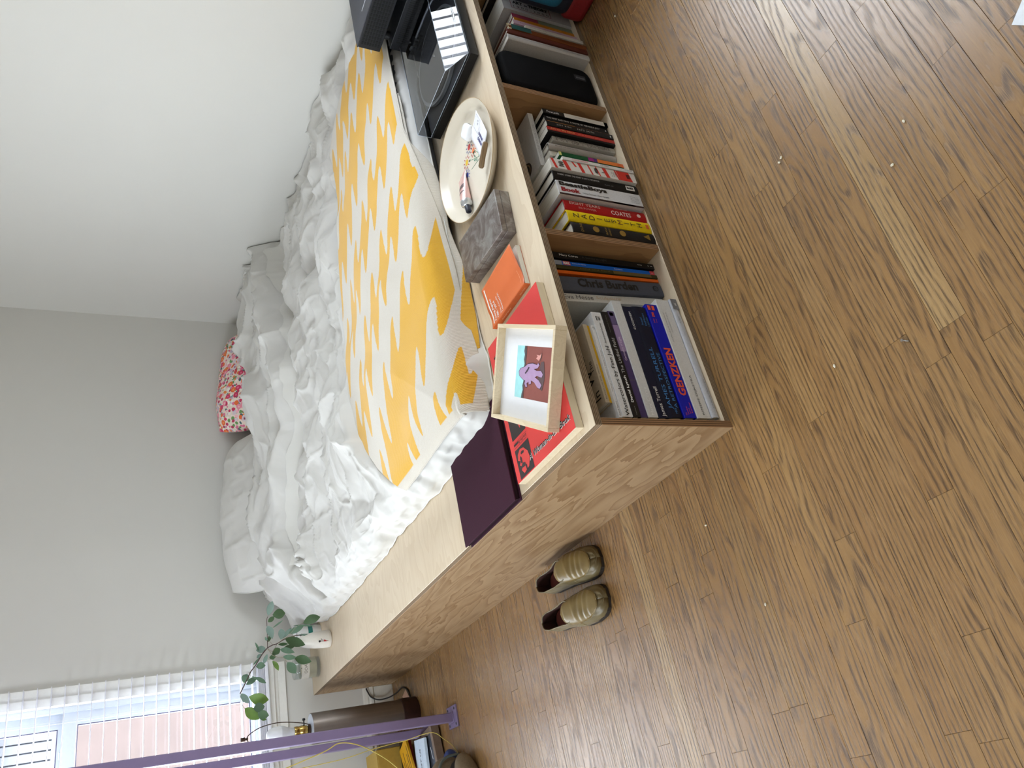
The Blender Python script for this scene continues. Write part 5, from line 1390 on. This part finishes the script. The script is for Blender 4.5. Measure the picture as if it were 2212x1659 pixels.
lathe('socket', [(0.010, 0.484), (0.017, 0.488), (0.0185, 0.496), (0.0195, 0.498), (0.0195, 0.514), (0.0180, 0.516), (0.0180, 0.526), (0.0190, 0.528), (0.0190, 0.540), (0.0175, 0.542), (0.0, 0.542)], M_brass, lp, 32, cap=False)
SW = Matrix.Translation((0, 0, 0.500)) @ Matrix.Rotation(-0.45, 4, 'Z') @ Matrix.Rotation(PI / 2, 4, 'Y')
lathe('switch_knob', [(0.0028, 0.018), (0.0028, 0.036), (0.006, 0.037), (0.0068, 0.042), (0.005, 0.046), (0, 0.047)], plain(16, 16, 18, 0.4), lp, 16, SW, cap=False)
bulb = lathe('bulb', [(0.0150, 0.540), (0.0165, 0.552), (0.0205, 0.566), (0.0275, 0.584), (0.0300, 0.592), (0.0302, 0.598), (0.0302, 0.612), (0.0285, 0.628), (0.0225, 0.644), (0.012, 0.654), (0, 0.657)], plain(232, 234, 238, 0.25, grain=0.01), lp, 36, cap=False)
lathe('bulb_collar', [(0.0153, 0.541), (0.0168, 0.552), (0.0208, 0.566), (0.0277, 0.583), (0.0303, 0.5915), (0.0303, 0.5955)], plain(206, 208, 212, 0.4, grain=0.02), bulb, 36, cap=False)
HR = Matrix.Rotation(-0.25, 4, 'Z')
hp = []
for s_ in (-1, 1):
    pts = [HR @ Vector((s_ * x, 0, z)) for x, z in ((0.020, 0.480), (0.030, 0.510), (0.042, 0.570), (0.045, 0.620), (0.036, 0.680), (0.016, 0.722), (0.003, 0.731))]
    tube('harp', smooth_path(pts, 5), 0.0019, M_bronze, lp, 8)
lathe('finial', [(0.008, 0.728), (0.008, 0.732), (0.0045, 0.734), (0.0045, 0.738), (0.0085, 0.739), (0.0085, 0.756), (0, 0.757)], M_bronze, lp, 18, cap=False)
cord = smooth_path([(-0.135, 2.42, 0.006), (-0.115, 2.42, 0.005), (-0.075, 2.45, 0.004), (-0.050, 2.52, 0.004), (-0.056, 2.60, 0.006), (-0.064, 2.655, 0.03), (-0.066, 2.668, 0.075), (-0.050, 2.668, 0.112), (-0.022, 2.668, 0.128), (-0.006, 2.668, 0.134)], 6)
tag(tube('power_cord', cord, 0.0034, plain(30, 24, 22, 0.5)), 'dark brown power cord running from the lamp to the wall behind the bed', 'cord')
ps_ = thing('paper_scrap', 'small printed paper scrap on the floor between lamp and wall', 'paper', (-0.105, 2.475, 0.0008), (0, 0, 0.7))
mobj('sheet', [(-0.035, -0.02, 0), (0.03, -0.024, 0.004), (0.036, 0.022, 0.010), (-0.03, 0.02, 0.001)], [(0, 1, 2, 3)], plain(216, 176, 150, 0.7, grain=0.1, scale=80), ps_)

# ------------------------------------------------------------ lilac steel frame with bolted feet
M_lil = plain(126, 112, 146, 0.42, 0.1, grain=0.03, scale=40)
rk = thing('steel_table_frame', 'lilac painted square tube table frame with bolted foot plates', 'table', (0, 0, 0))
LS, TOP = 0.0345, 1.86
def leg(x, y, lean):
    M = Matrix.Translation((x, y, 0)) @ Matrix(((1, 0, lean, 0), (0, 1, 0, 0), (0, 0, 1, 0), (0, 0, 0, 1)))
    bm = bmesh.new(); add_box(bm, -LS / 2, LS / 2, -LS / 2, LS / 2, 0.008, TOP, M)
    bmesh.ops.bevel(bm, geom=[e for e in bm.edges if abs(e.verts[0].co.z - e.verts[1].co.z) > 1], offset=0.003, segments=2, affect='EDGES', profile=0.5)
    l = bobj('leg', bm, M_lil, rk)
    f = bevel_mod(box('foot_plate', x - 0.040, x + 0.0425, y - 0.052, y + 0.046, 0.0, 0.0075, M_lil, l), 0.001, 1)
    for dx, dy in ((0.030, -0.036), (-0.028, -0.036), (0.030, 0.034), (-0.028, 0.034)):
        lathe('bolt_hole', [(0, 0.0078), (0.0055, 0.0078), (0.0058, 0.0074)], plain(20, 18, 22, 0.8), l, 14, Matrix.Translation((x + dx, y + dy, 0)), cap=False)
    bm = bmesh.new(); add_tube(bm, [(x - LS / 2 - .001, y - LS / 2 - .001, 0.0085), (x + LS / 2 + .001, y - LS / 2 - .001, 0.0085), (x + LS / 2 + .001, y + LS / 2 + .001, 0.0085), (x - LS / 2 - .001, y + LS / 2 + .001, 0.0085)], 0.0035, 6, True); bobj('weld', bm, M_lil, l)
leg(-0.2835, 1.956, 0.018); leg(-0.2890, 2.262, 0.012); leg(-1.55, 1.956, 0.0); leg(-1.55, 2.262, 0.0)
for nm, a in (('rail', (-1.55, -0.25, 1.940, 1.972)), ('rail', (-1.55, -0.25, 2.246, 2.278))): box(nm, a[0], a[1], a[2], a[3], TOP, TOP + 0.034, M_lil, rk)
for x in (-1.55, -0.262): box('cross_rail', x - 0.017, x + 0.017, 1.972, 2.246, TOP, TOP + 0.034, M_lil, rk)

# things under the frame, at the left edge of the picture
M_yel = plain(176, 142, 58, 0.6, grain=0.06)
yb = thing('yellow_box', 'ochre yellow box on the floor against the wall under the lilac frame', 'box', (-0.302, 2.50, 0.0), (0, 0, 0.04))
bevel_mod(box('carton', -0.34, 0.0, -0.02, 0.15, 0.0, 0.172, M_yel, yb), 0.004, 2); box('flap', -0.338, -0.002, -0.018, 0.148, 0.172, 0.175, plain(188, 156, 74, 0.6), yb)
fl = thing('framed_panel', 'dark glazed panel with a brown wooden edge lying under the lilac frame', 'picture frame', (-0.318, 2.375, 0.0085), (0, 0, 0.16))
M_brn = plain(116, 98, 84, 0.55, grain=0.1)
for a in ((-0.42, 0.0, -0.26, -0.236), (-0.42, 0.0, -0.022, 0.0), (-0.42, -0.398, -0.236, -0.022), (-0.022, 0.0, -0.236, -0.022)): bevel_mod(box('frame_rail', a[0], a[1], a[2], a[3], 0.0, 0.034, M_brn, fl), 0.001, 1)
box('glazing', -0.398, -0.022, -0.236, -0.022, 0.006, 0.026, plain(74, 78, 86, 0.12, grain=0.05), fl)
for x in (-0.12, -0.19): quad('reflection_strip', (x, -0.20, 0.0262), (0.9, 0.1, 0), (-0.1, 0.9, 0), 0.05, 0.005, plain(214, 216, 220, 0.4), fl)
bk2 = Book('black and red book with white lettering lying under the lilac frame', 0.022, 0.20, 0.14, (36, 30, 32), (-0.285, 2.385, 0.0445), (0, -PI / 2, 0.25))
text('CHICAGO', (bk2.w, 0.030, 0.175), (0, 0, -1), (0, 1, 0), WHITE, bk2.o, h=0.022, w=0.14, bold=0.02); bk2.block(0.0, 0.20, 0.0, 1.0, ink(150, 40, 42))
bk3 = Book('yellow orange patterned paperback lying on the black and red book', 0.010, 0.16, 0.105, (214, 158, 48), (-0.283, 2.360, 0.0675), (0, -PI / 2, 0.45), hard=False)
for i in range(5): quad('cover_mark', (bk3.w, 0.012 + i * 0.018, 0.15), (0, 0, -1), (0, 1, 0), 0.12 - (i % 3) * 0.03, 0.006, ink(70, 50, 24), bk3.o)
ju = Book('pale blue paperback with dark title lying on the framed panel', 0.012, 0.175, 0.125, (206, 222, 236), (-0.316, 2.180, 0.0445), (0, -PI / 2, -0.05), hard=False)
text('JUST US', (ju.w, 0.052, 0.135), (0, 0, -1), (0, 1, 0), ink(40, 44, 56), ju.o, h=0.018, w=0.098, shear=0.15, bold=0.01); text('An American Conversation', (ju.w, 0.040, 0.130), (0, 0, -1), (0, 1, 0), ink(110, 120, 136), ju.o, h=0.004, w=0.080)
M_ylc = plain(196, 176, 84, 0.45, grain=0.04)
yc = [at_y(612, 1662, 2.12), at_y(700, 1624, 2.12), at_y(731, 1606, 2.12), at_y(765, 1607, 2.12), at_y(800, 1620, 2.14), at_y(836, 1641, 2.15), at_y(862, 1662, 2.16)]
tag(tube('yellow_cable', smooth_path(yc, 8), 0.0020, M_ylc), 'thicker yellow cable looping in front of the wall beside the lilac frame', 'cable', 'yellow cables')
yc = [at_y(640, 1662, 2.20), at_y(740, 1640, 2.20), at_y(800, 1620, 2.20), at_y(850, 1606, 2.19), at_y(875, 1600, 2.17), Vector((-0.312, 2.08, 0.058)), Vector((-0.350, 2.02, 0.030)), Vector((-0.400, 1.97, 0.006)), Vector((-0.47, 1.93, 0.004))]
tag(tube('yellow_cable', smooth_path(yc, 8), 0.0015, M_ylc), 'thin yellow cable running over the pale blue paperback to the floor', 'cable', 'yellow cables')
# canvas bag
M_can = plain(120, 106, 84, 0.75, grain=0.12, scale=160, bump=0.3)
cb_ = thing('canvas_bag', 'olive brown canvas bag with an open zip at the left floor edge', 'bag', (-0.50, 1.80, 0.0), (0, 0, 0.0))
def lobe(name, c, r, mat, rot=(0, 0, 0), n=20, m=14, parent=cb_):
    P = np.zeros((n, m, 3)); R = Matrix.Rotation(rot[2], 3, 'Z') @ Matrix.Rotation(rot[1], 3, 'Y') @ Matrix.Rotation(rot[0], 3, 'X')
    for i, a in enumerate(np.linspace(0, 2 * PI, n)):
        for j, b_ in enumerate(np.linspace(-PI / 2, PI / 2, m)):
            q = Vector((r[0] * np.sign(math.cos(a)) * abs(math.cos(a)) ** .8 * math.cos(b_) ** .7, r[1] * np.sign(math.sin(a)) * abs(math.sin(a)) ** .8 * math.cos(b_) ** .7, r[2] * math.sin(b_)))
            q = R @ q + Vector(c); q.z = max(q.z, 0.001); P[i, j] = q
    return grid_obj(name, P, mat, parent)
lobe('body', (-0.02, 0.085, 0.075), (0.105, 0.045, 0.075), M_can, (0, 0, 0.5)); lobe('flap', (-0.035, -0.015, 0.045), (0.115, 0.030, 0.046), M_can, (0, 0, 0.35)); lobe('lining', (-0.03, 0.032, 0.045), (0.095, 0.032, 0.050), plain(40, 34, 32, 0.8), (0, 0, 0.42))
tube('zip', smooth_path([(0.075, 0.085, 0.03), (0.070, 0.078, 0.09), (0.035, 0.058, 0.128), (-0.03, 0.03, 0.142), (-0.12, -0.01, 0.135)], 6), 0.0055, plain(96, 106, 104, 0.5), cb_, 8)
lobe('blue_lining', (0.035, 0.165, 0.030), (0.075, 0.045, 0.030), plain(54, 72, 128, 0.75, grain=0.1), (0, 0, 0.5))

# ------------------------------------------------------------ vase, can, candle, eucalyptus at the far end of the platform
vz = thing('vase', 'small white ceramic vase with a tiny painted figure holding a branch', 'vase', (0.160, 2.292, Z))
M_vase = plain(230, 226, 218, 0.3, grain=0.02)
lathe('body', [(0, 0.001), (0.034, 0.001), (0.0365, 0.004), (0.0370, 0.015), (0.0365, 0.040), (0.0345, 0.070), (0.0300, 0.100), (0.0235, 0.125), (0.0185, 0.140), (0.0165, 0.148), (0.0175, 0.155), (0.0160, 0.156), (0.0140, 0.148), (0.0150, 0.130), (0.02, 0.10), (0.0, 0.09)], M_vase, vz, 48, cap=False)
def on_vase(ang, z, r): return Vector((r * math.cos(ang), r * math.sin(ang), z))
A0 = math.atan2(CAM.y - 2.292, CAM.x - 0.160) - 0.18
def vmark(name, pts, mat):
    P = [on_vase(A0 + p[0] / 0.037, p[1], 0.0378) for p in pts]; mobj(name, P, [tuple(range(len(P)))], mat, vz)
vmark('painted_hair', [(-0.004, 0.052), (0.0, 0.049), (0.004, 0.052), (0.004, 0.058), (-0.001, 0.060), (-0.005, 0.057)], ink(26, 24, 28))
vmark('painted_torso', [(-0.003, 0.036), (0.004, 0.036), (0.005, 0.048), (-0.003, 0.049)], ink(176, 170, 168))
vmark('painted_arm', [(0.004, 0.046), (0.010, 0.050), (0.011, 0.048), (0.005, 0.043)], ink(120, 116, 116))
vmark('painted_trousers', [(-0.003, 0.025), (0.000, 0.024), (0.005, 0.034), (0.004, 0.037), (-0.003, 0.037)], ink(170, 40, 44))
vmark('painted_legs', [(-0.002, 0.017), (0.0, 0.017), (0.001, 0.025), (-0.002, 0.026)], ink(150, 120, 110))
cn = thing('can', 'white labelled can with red letters and a green band behind the vase', 'can', (0.233, 2.468, Z))
lathe('body', [(0, 0), (0.037, 0), (0.038, 0.002), (0.038, 0.112), (0.037, 0.115), (0.034, 0.116), (0, 0.116)], plain(222, 222, 220, 0.35, grain=0.02), cn, 40, cap=False)
lathe('band', [(0.0383, 0.040), (0.0383, 0.060)], plain(40, 120, 112, 0.4), cn, 40, cap=False); lathe('rim', [(0.0385, 0.110), (0.0390, 0.113), (0.0385, 0.116)], plain(190, 192, 196, 0.3, 0.8), cn, 40, cap=False)
A1 = math.atan2(CAM.y - 2.468, CAM.x - 0.233)
def wrap_text(body, zb, h, r, a0, mat, parent, bold=0.0):
    V, F, mn, mx = text_mesh(body, bold)
    s_ = h / (mx[1] - mn[1]); w2 = (mx[0] - mn[0]) * s_ / 2
    mobj('lettering', [on_vase(a0 + ((v[0] - mn[0]) * s_ - w2) / r, zb + (v[1] - mn[1]) * s_, r) for v in V], F, mat, parent)
wrap_text('AESOP', 0.078, 0.020, 0.0386, A1 - 0.05, ink(110, 30, 34), cn, 0.03) if False else wrap_text('AP', 0.078, 0.020, 0.0386, A1 - 0.35, ink(110, 30, 34), cn, 0.03)
wrap_text('OGY', 0.014, 0.013, 0.0386, A1 - 0.35, ink(40, 40, 44), cn, 0.02)
cj = thing('candle_jar', 'clear glass jar with a pale used candle at the platform end', 'candle', (0.100, 2.548, Z))
def jar_glass():
    g = G('jar_glass')
    t = g.n('BsdfTransparent', {'Color': (0.90, 0.92, 0.92, 1)}); gl = g.n('BsdfGlossy', {'Color': (1, 1, 1, 1), 'Roughness': 0.03})
    f = schlick(g, 1.45); mx = g.n('MixShader')
    g.t.links.new(f, mx.inputs[0]); g.t.links.new(t.outputs[0], mx.inputs[1]); g.t.links.new(gl.outputs[0], mx.inputs[2]); g.t.links.new(mx.outputs[0], g.out.inputs[0])
    return g.m
lathe('jar', [(0, 0.0), (0.044, 0.0), (0.0465, 0.004), (0.0465, 0.112), (0.0455, 0.1135), (0.0440, 0.112), (0.0440, 0.016), (0.0, 0.014)], jar_glass(), cj, 48, cap=False)
lathe('wax', [(0, 0.0165), (0.0435, 0.0165), (0.0435, 0.072), (0.041, 0.070), (0.0, 0.069)], plain(224, 214, 190, 0.5, grain=0.02), cj, 40, cap=False)
tube('wick', [(0, 0, 0.068), (0.001, 0, 0.079)], 0.0012, plain(40, 34, 30, 0.9), cj, 6)
A2 = math.atan2(CAM.y - 2.548, CAM.x - 0.10)
lathe('paper_label', [(0.0469, 0.050), (0.0469, 0.084)], plain(226, 222, 212, 0.6), cj, 48, cap=False)
wrap_text('GOA', 0.060, 0.013, 0.0473, A2 - 0.1, ink(120, 112, 100), cj)
eu = thing('eucalyptus_branch', 'eucalyptus branch with round grey green leaves leaning out of the vase', 'branch', (0.160, 2.292, Z))
org = Vector((0.160, 2.292, Z))
ca = lambda x, y: (500 + x / 8.296, 1280 + y / 8.296)
cb5 = lambda x, y: (500 + x / 7.577, 1440 + y / 7.577)
def ev(p, Y): return at_y(p[0], p[1], Y) - org
M_stem = plain(74, 52, 50, 0.6, grain=0.1); M_twig = plain(132, 118, 96, 0.6)
stems = [([(ca(1260, 770), 2.292), (ca(1170, 768), 2.290), (ca(960, 832), 2.28), (ca(820, 915), 2.27), (ca(740, 940), 2.265), (ca(645, 995), 2.26), (ca(560, 1090), 2.25), (ca(440, 1290), 2.24), (ca(345, 1420), 2.235), (cb5(270, 180), 2.225), (cb5(140, 445), 2.215)], 0.0022, M_stem),
         ([(cb5(140, 445), 2.215), (cb5(160, 600), 2.21), (cb5(220, 690), 2.205)], 0.0008, M_twig),
         ([(ca(645, 995), 2.26), (ca(640, 700), 2.27), (ca(634, 490), 2.28), (ca(652, 430), 2.28)], 0.0014, M_stem),
         ([(ca(1170, 770), 2.29), (ca(960, 820), 2.25), (ca(830, 915), 2.24)], 0.0012, M_twig),
         ([(ca(960, 825), 2.24), (ca(1030, 760), 2.20), (ca(1170, 610), 2.13), (ca(1290, 545), 2.08)], 0.0007, M_twig),
         ([(ca(820, 915), 2.27), (ca(770, 1010), 2.26), (ca(735, 1050), 2.25), (ca(690, 1040), 2.25), (ca(648, 1000), 2.255)], 0.0009, M_twig),
         ([(ca(650, 1010), 2.26), (ca(730, 1115), 2.24), (ca(840, 1160), 2.23), (ca(930, 1165), 2.225), (ca(1000, 1250), 2.22)], 0.0009, M_twig),
         ([(ca(645, 1000), 2.26), (ca(545, 1120), 2.25), (ca(500, 1170), 2.25)], 0.0007, M_twig),
         ([(ca(740, 935), 2.265), (ca(690, 880), 2.26), (ca(650, 860), 2.26)], 0.0007, M_twig),
         ([(ca(345, 1420), 2.235), (ca(270, 1455), 2.23)], 0.0006, M_twig), ([(ca(345, 1420), 2.235), (ca(345, 1500), 2.23)], 0.0006, M_twig)]
for pts, r, m_ in stems:
    tube('stem', smooth_path([ev(p, Y) for p, Y in pts], 5), r, m_, eu, 6)
def leaf_mat(name, a, b_):
    g = G(name); n = g.noise(g.coord('Object'), 40, 3, 0.5)
    return g.bsdf(g.mix(n, rgb(*a), rgb(*b_)), 0.5, None, 0, 0.4)
M_lf = {'g': leaf_mat('leaf_grey', (112, 136, 126), (128, 150, 140)), 'd': leaf_mat('leaf_dark', (60, 86, 56), (72, 98, 62)), 'b': leaf_mat('leaf_bright', (94, 124, 58), (110, 140, 70)), 'm': leaf_mat('leaf_mid', (84, 112, 92), (96, 124, 100))}
rl = random.Random(21)
def leaf(p0, p1, w, kind, Y):
    """base pixel, tip pixel, width in px of the photograph"""
    while max(ev(p0, Y).x, ev(p1, Y).x) + org.x > 0.205 and Y > 1.9: Y -= 0.02    # keep clear of the duvet
    A, B = ev(p0, Y), ev(p1, Y + rl.uniform(-0.02, 0.02))
    ax = B - A; L = ax.length; ax.normalize()
    view = (CAM - (org + A)).normalized()
    side = ax.cross(view).normalized(); side = (side + view * rl.uniform(-0.35, 0.35)).normalized(); nrm = side.cross(ax)
    W = w / 470.0
    n = 9; prof = [0.02, 0.50, 0.80, 0.97, 1.0, 0.93, 0.74, 0.42, 0.0]
    vs, fs = [], []
    bend = rl.uniform(-0.10, 0.16) * L
    for i in range(n):
        t = i / (n - 1); c = A + ax * L * t + nrm * bend * math.sin(PI * t)
        for s_ in (-1, 0, 1): vs.append(c + side * s_ * W / 2 * prof[i] + nrm * (0.10 * W * prof[i] if s_ else 0.0))
    for i in range(n - 1):
        for k in (0, 1): a = i * 3 + k; fs.append((a, a + 1, a + 4, a + 3))
    mobj('leaf', vs, fs, M_lf[kind], eu, True)
LV = [('a', 655, 415, 735, 150, 100, 'g'), ('a', 735, 400, 965, 370, 155, 'd'), ('a', 655, 530, 770, 425, 75, 'd'), ('a', 735, 635, 930, 490, 26, 'm'), ('a', 640, 600, 740, 830, 120, 'g'), ('a', 650, 890, 710, 740, 60, 'd'), ('a', 645, 865, 600, 795, 40, 'm'),
      ('a', 885, 845, 890, 645, 110, 'g'), ('a', 900, 830, 1075, 630, 66, 'g'), ('a', 1020, 735, 1300, 595, 100, 'm'), ('a', 1285, 550, 1595, 435, 150, 'd'), ('a', 1200, 755, 1470, 765, 36, 'g'), ('a', 960, 830, 1325, 940, 160, 'd'), ('a', 835, 930, 1015, 920, 52, 'd'),
      ('a', 940, 990, 1130, 970, 80, 'd'), ('a', 870, 1020, 1135, 1075, 95, 'm'), ('a', 870, 1000, 725, 1115, 110, 'd'), ('a', 730, 1110, 745, 1205, 100, 'd'), ('a', 925, 1150, 1165, 1160, 88, 'm'), ('a', 1130, 1170, 1435, 1240, 150, 'd'), ('a', 1000, 1250, 1155, 1450, 150, 'm'),
      ('a', 735, 1220, 845, 1400, 75, 'b'), ('a', 643, 1100, 560, 1290, 66, 'g'), ('a', 612, 1000, 440, 1040, 115, 'g'), ('a', 490, 1045, 420, 890, 36, 'm'), ('a', 540, 1100, 450, 1180, 60, 'g'), ('a', 500, 1170, 390, 1300, 30, 'm'), ('a', 440, 1325, 612, 1310, 110, 'm'), ('a', 285, 1460, 220, 1625, 125, 'm'),
      ('a', 1100, 590, 1500, 600, 30, 'm'),
      ('c', 240, 300, 420, 175, 85, 'm'), ('c', 400, 175, 570, 272, 62, 'm'), ('c', 150, 440, 292, 598, 92, 'g'), ('c', 285, 495, 612, 545, 170, 'b'), ('c', 220, 680, 455, 862, 150, 'b'), ('c', 360, 690, 545, 650, 140, 'm'), ('c', 430, 770, 615, 800, 135, 'd'), ('c', 470, 845, 575, 870, 46, 'b'), ('c', 430, 220, 330, 150, 20, 'm')]
for k_, x0, y0, x1, y1, w, kind in LV:
    f_ = ca if k_ == 'a' else cb5
    t_ = (f_(x0, y0)[1] - 1360) / 200.0
    leaf(f_(x0, y0), f_(x1, y1), w / (8.296 if k_ == 'a' else 7.577), kind, 2.27 - 0.03 * t_ + rl.uniform(-0.012, 0.012))

# ------------------------------------------------------------ pair of loafers
M_lea = plain(116, 97, 54, 0.32, grain=0.14, scale=30, bump=0.15); M_leas = plain(106, 93, 62, 0.42, grain=0.14, scale=26, bump=0.2); M_lin = plain(56, 26, 20, 0.7, grain=0.15); M_sole = plain(38, 30, 24, 0.7); M_thr = plain(198, 184, 146, 0.6)
SS = np.array([0, .015, .04, .10, .25, .45, .62, .78, .90, .96, .99, 1.0]); SWD = np.array([.0, .016, .0245, .032, .0335, .0385, .0470, .0490, .0445, .0345, .0225, .0])
def shoe(label, loc, rz, mirror):
    L = 0.308
    o = thing('loafer', label, 'shoe', loc, (0, 0, rz), 'pair of loafers beside the bed')
    toe_off = lambda s: mirror * 0.010 * sstep(0.55, 1.0, s) - mirror * 0.004 * sstep(0.4, 0.0, s)
    wd = lambda s: np.interp(s, SS, SWD)
    top = lambda s: np.interp(s, [0, .05, .22, .42, .52, .64, .77, .90, .97, 1.0], [.062, .064, .055, .064, .072, .066, .055, .046, .038, .024])
    out = []
    for s in np.linspace(0, 1, 48): out.append((wd(s) * 1.03 + toe_off(s), s * L))
    for s in np.linspace(1, 0, 48)[1:-1]: out.append((-wd(s) * 1.03 + toe_off(s), s * L))
    bm = bmesh.new(); add_poly(bm, out, 0.013); bmesh.ops.recalc_face_normals(bm, faces=bm.faces[:]); bobj('sole', bm, M_sole, o)
    bm = bmesh.new(); add_poly(bm, [(p[0] * 0.9, 0.012 + p[1] * 0.93) for p in out], 0.004, Matrix.Translation((0, 0, 0.0135))); bmesh.ops.recalc_face_normals(bm, faces=bm.faces[:]); bobj('insole', bm, plain(92, 34, 26, 0.6, grain=0.1), o)
    n, m = 60, 16
    ss = np.linspace(0.0, 1.0, n)
    half = []
    for sg in (1, -1):
        P = np.zeros((n, m, 3))
        for i, s in enumerate(ss):
            w = wd(s); h = top(s)
            opn = 0.82 * w if s < 0.46 else 0.82 * w * math.sqrt(max(0, 1 - ((s - 0.46) / 0.18) ** 2)) if s < 0.64 else 0.0
            qm = math.acos(min(1, max(0, (opn / max(w, 1e-6)) ** (1 / 0.55)))) if opn > 0 else PI / 2
            for j in range(m):
                q = qm * j / (m - 1)
                x = w * math.cos(q) ** 0.55 if q < PI / 2 - 1e-6 else 0.0
                bul = 1 + 0.05 * math.sin(min(1, j / 6) * PI)
                z = 0.010 + (h - 0.010) * (math.sin(q) ** 0.8) / (math.sin(qm) ** 0.8)
                P[i if sg > 0 else i, j] = (sg * x * bul + toe_off(s), s * L - (0.004 * math.sin(j / (m - 1) * PI) if s < 0.03 else 0), z + 0.0015 * math.sin(j * 0.9 + s * 31))
        g_ = grid_obj('upper', P if sg > 0 else P[::-1], M_leas, o); g_.data.materials.append(M_lin)
        sd = g_.modifiers.new('thick', 'SOLIDIFY'); sd.thickness = 0.0022; sd.offset = -1; sd.material_offset = 1; sd.material_offset_rim = 0
        half.append(P)
    # apron: tongue-shaped vamp with creases
    na, ma = 44, 25
    P = np.zeros((na, ma, 3)); aw = lambda s: 0.0405 * max(0.0, 1 - abs((s - 0.700) / 0.262) ** 3.0) ** 0.5
    for i, s in enumerate(np.linspace(0.4385, 0.9615, na)):
        a = aw(s)
        for j, v in enumerate(np.linspace(-1, 1, ma)):
            x = v * a
            cr_ = 0.0016 * math.sin(s * 95 + 1.5 * v) * math.exp(-((s - 0.78) / 0.10) ** 2) + 0.0014 * math.exp(-((s - 0.66 - 0.02 * v) / 0.012) ** 2)
            w = wd(s); edge_z = 0.010 + (top(s) - 0.010) * math.sin(math.acos(min(1, (min(abs(x), w * .999) / w) ** (1 / .55)))) ** 0.8
            P[i, j] = (x + toe_off(s), s * L, edge_z + 0.0045 + cr_ - 0.0025 * v * v)
    ap_ = grid_obj('vamp', P, M_lea, o); sd = ap_.modifiers.new('thick', 'SOLIDIFY'); sd.thickness = 0.002; sd.offset = -1
    rim = [Vector(P[i, 0]) for i in range(na)] + [Vector(P[-1, j]) for j in range(1, ma)] + [Vector(P[i, -1]) for i in range(na - 2, -1, -1)] + [Vector(P[0, j]) for j in range(ma - 2, 0, -1)]
    tube('apron_seam', [p + Vector((0, 0, 0.0006)) for p in rim], 0.0013, M_thr, o, 6, True)
    for Pq in half: tube('top_binding', [Vector(Pq[i, -1]) for i in range(0, 38)], 0.0017, M_leas, o, 6)
    for sg, Pq in ((1, half[0]), (-1, half[1])): tube('side_seam', [Vector(Pq[39, j]) + Vector((sg * 0.0006, 0, 0.0004)) for j in range(3, 14)], 0.0009, M_thr, o, 5)
    return o
# heel at the far end, toes towards the camera
shoe('tan leather loafer touching the platform side, nearer of the pair to the bed', (-0.070, 0.950, 0), PI + 0.0, 1)
shoe('tan leather loafer standing away from the platform, outer of the pair', (-0.172, 0.965, 0), PI - 0.10, -1)

# ------------------------------------------------------------ small bits on the floor
nl = thing('nail', 'small bent nail lying on the floor boards before the shelves', 'nail', (-0.0685, -0.4625, 0.0018), (0, 0, 0.9))
tube('shank', [(-0.007, 0, 0), (0.004, 0, 0.0005), (0.0065, 0, 0.002)], 0.0011, plain(150, 146, 142, 0.3, 0.8), nl, 8)
lathe('head', [(0, 0), (0.0026, 0), (0.0026, 0.0012), (0, 0.0014)], plain(150, 146, 142, 0.3, 0.8), nl, 12, Matrix.Translation((0.0066, 0, 0.0012)), cap=False)
crumbs = [(-0.026, -0.308), (-0.163, 0.192), (-0.383, 0.095), (0.442, -0.400), (0.448, -0.409), (0.288, -0.657), (0.234, -0.600), (1.30, -0.145)]
M_crumb = plain(226, 218, 196, 0.8)
CRL = ['tiny pale crumb on the boards near the platform corner, before the nail', 'tiny pale crumb on the floor beside the long end panel of the bed', 'tiny pale crumb on open floor between the loafers and the near edge',
       'tiny pale crumb of a close pair on the floor before the second compartment', 'second tiny crumb of the close pair before the second compartment', 'tiny pale crumb far out on the floor beyond the pale board', 'tiny pale crumb on the far out pale board of the floor', 'tiny pale crumb on the floor beside the backpack']
cr0 = None
for i, (x, y) in enumerate(crumbs):
    if cr0 is None:
        bm = bmesh.new(); bmesh.ops.create_icosphere(bm, subdivisions=1, radius=0.0028)
        for v in bm.verts: v.co = Vector((v.co.x * 1.5, v.co.y, max(-0.0015, v.co.z * 0.8)))
        cr0 = bobj('crumb', bm, M_crumb); c_ = cr0
    else:
        c_ = cr0.copy(); COL.objects.link(c_)
    c_.location = (x, y, 0.0016); c_.rotation_euler = (0, 0, i * 1.3)
    tag(c_, CRL[i], 'crumb', 'crumbs on the floor')
sl = thing('paper_corner', 'white paper corner on the floor at the near edge of view', 'paper', (0.262, -0.905, 0.001), (0, 0, 0.6))
box('sheet', -0.03, 0.03, -0.02, 0.02, 0, 0.0012, plain(222, 226, 232, 0.6), sl)
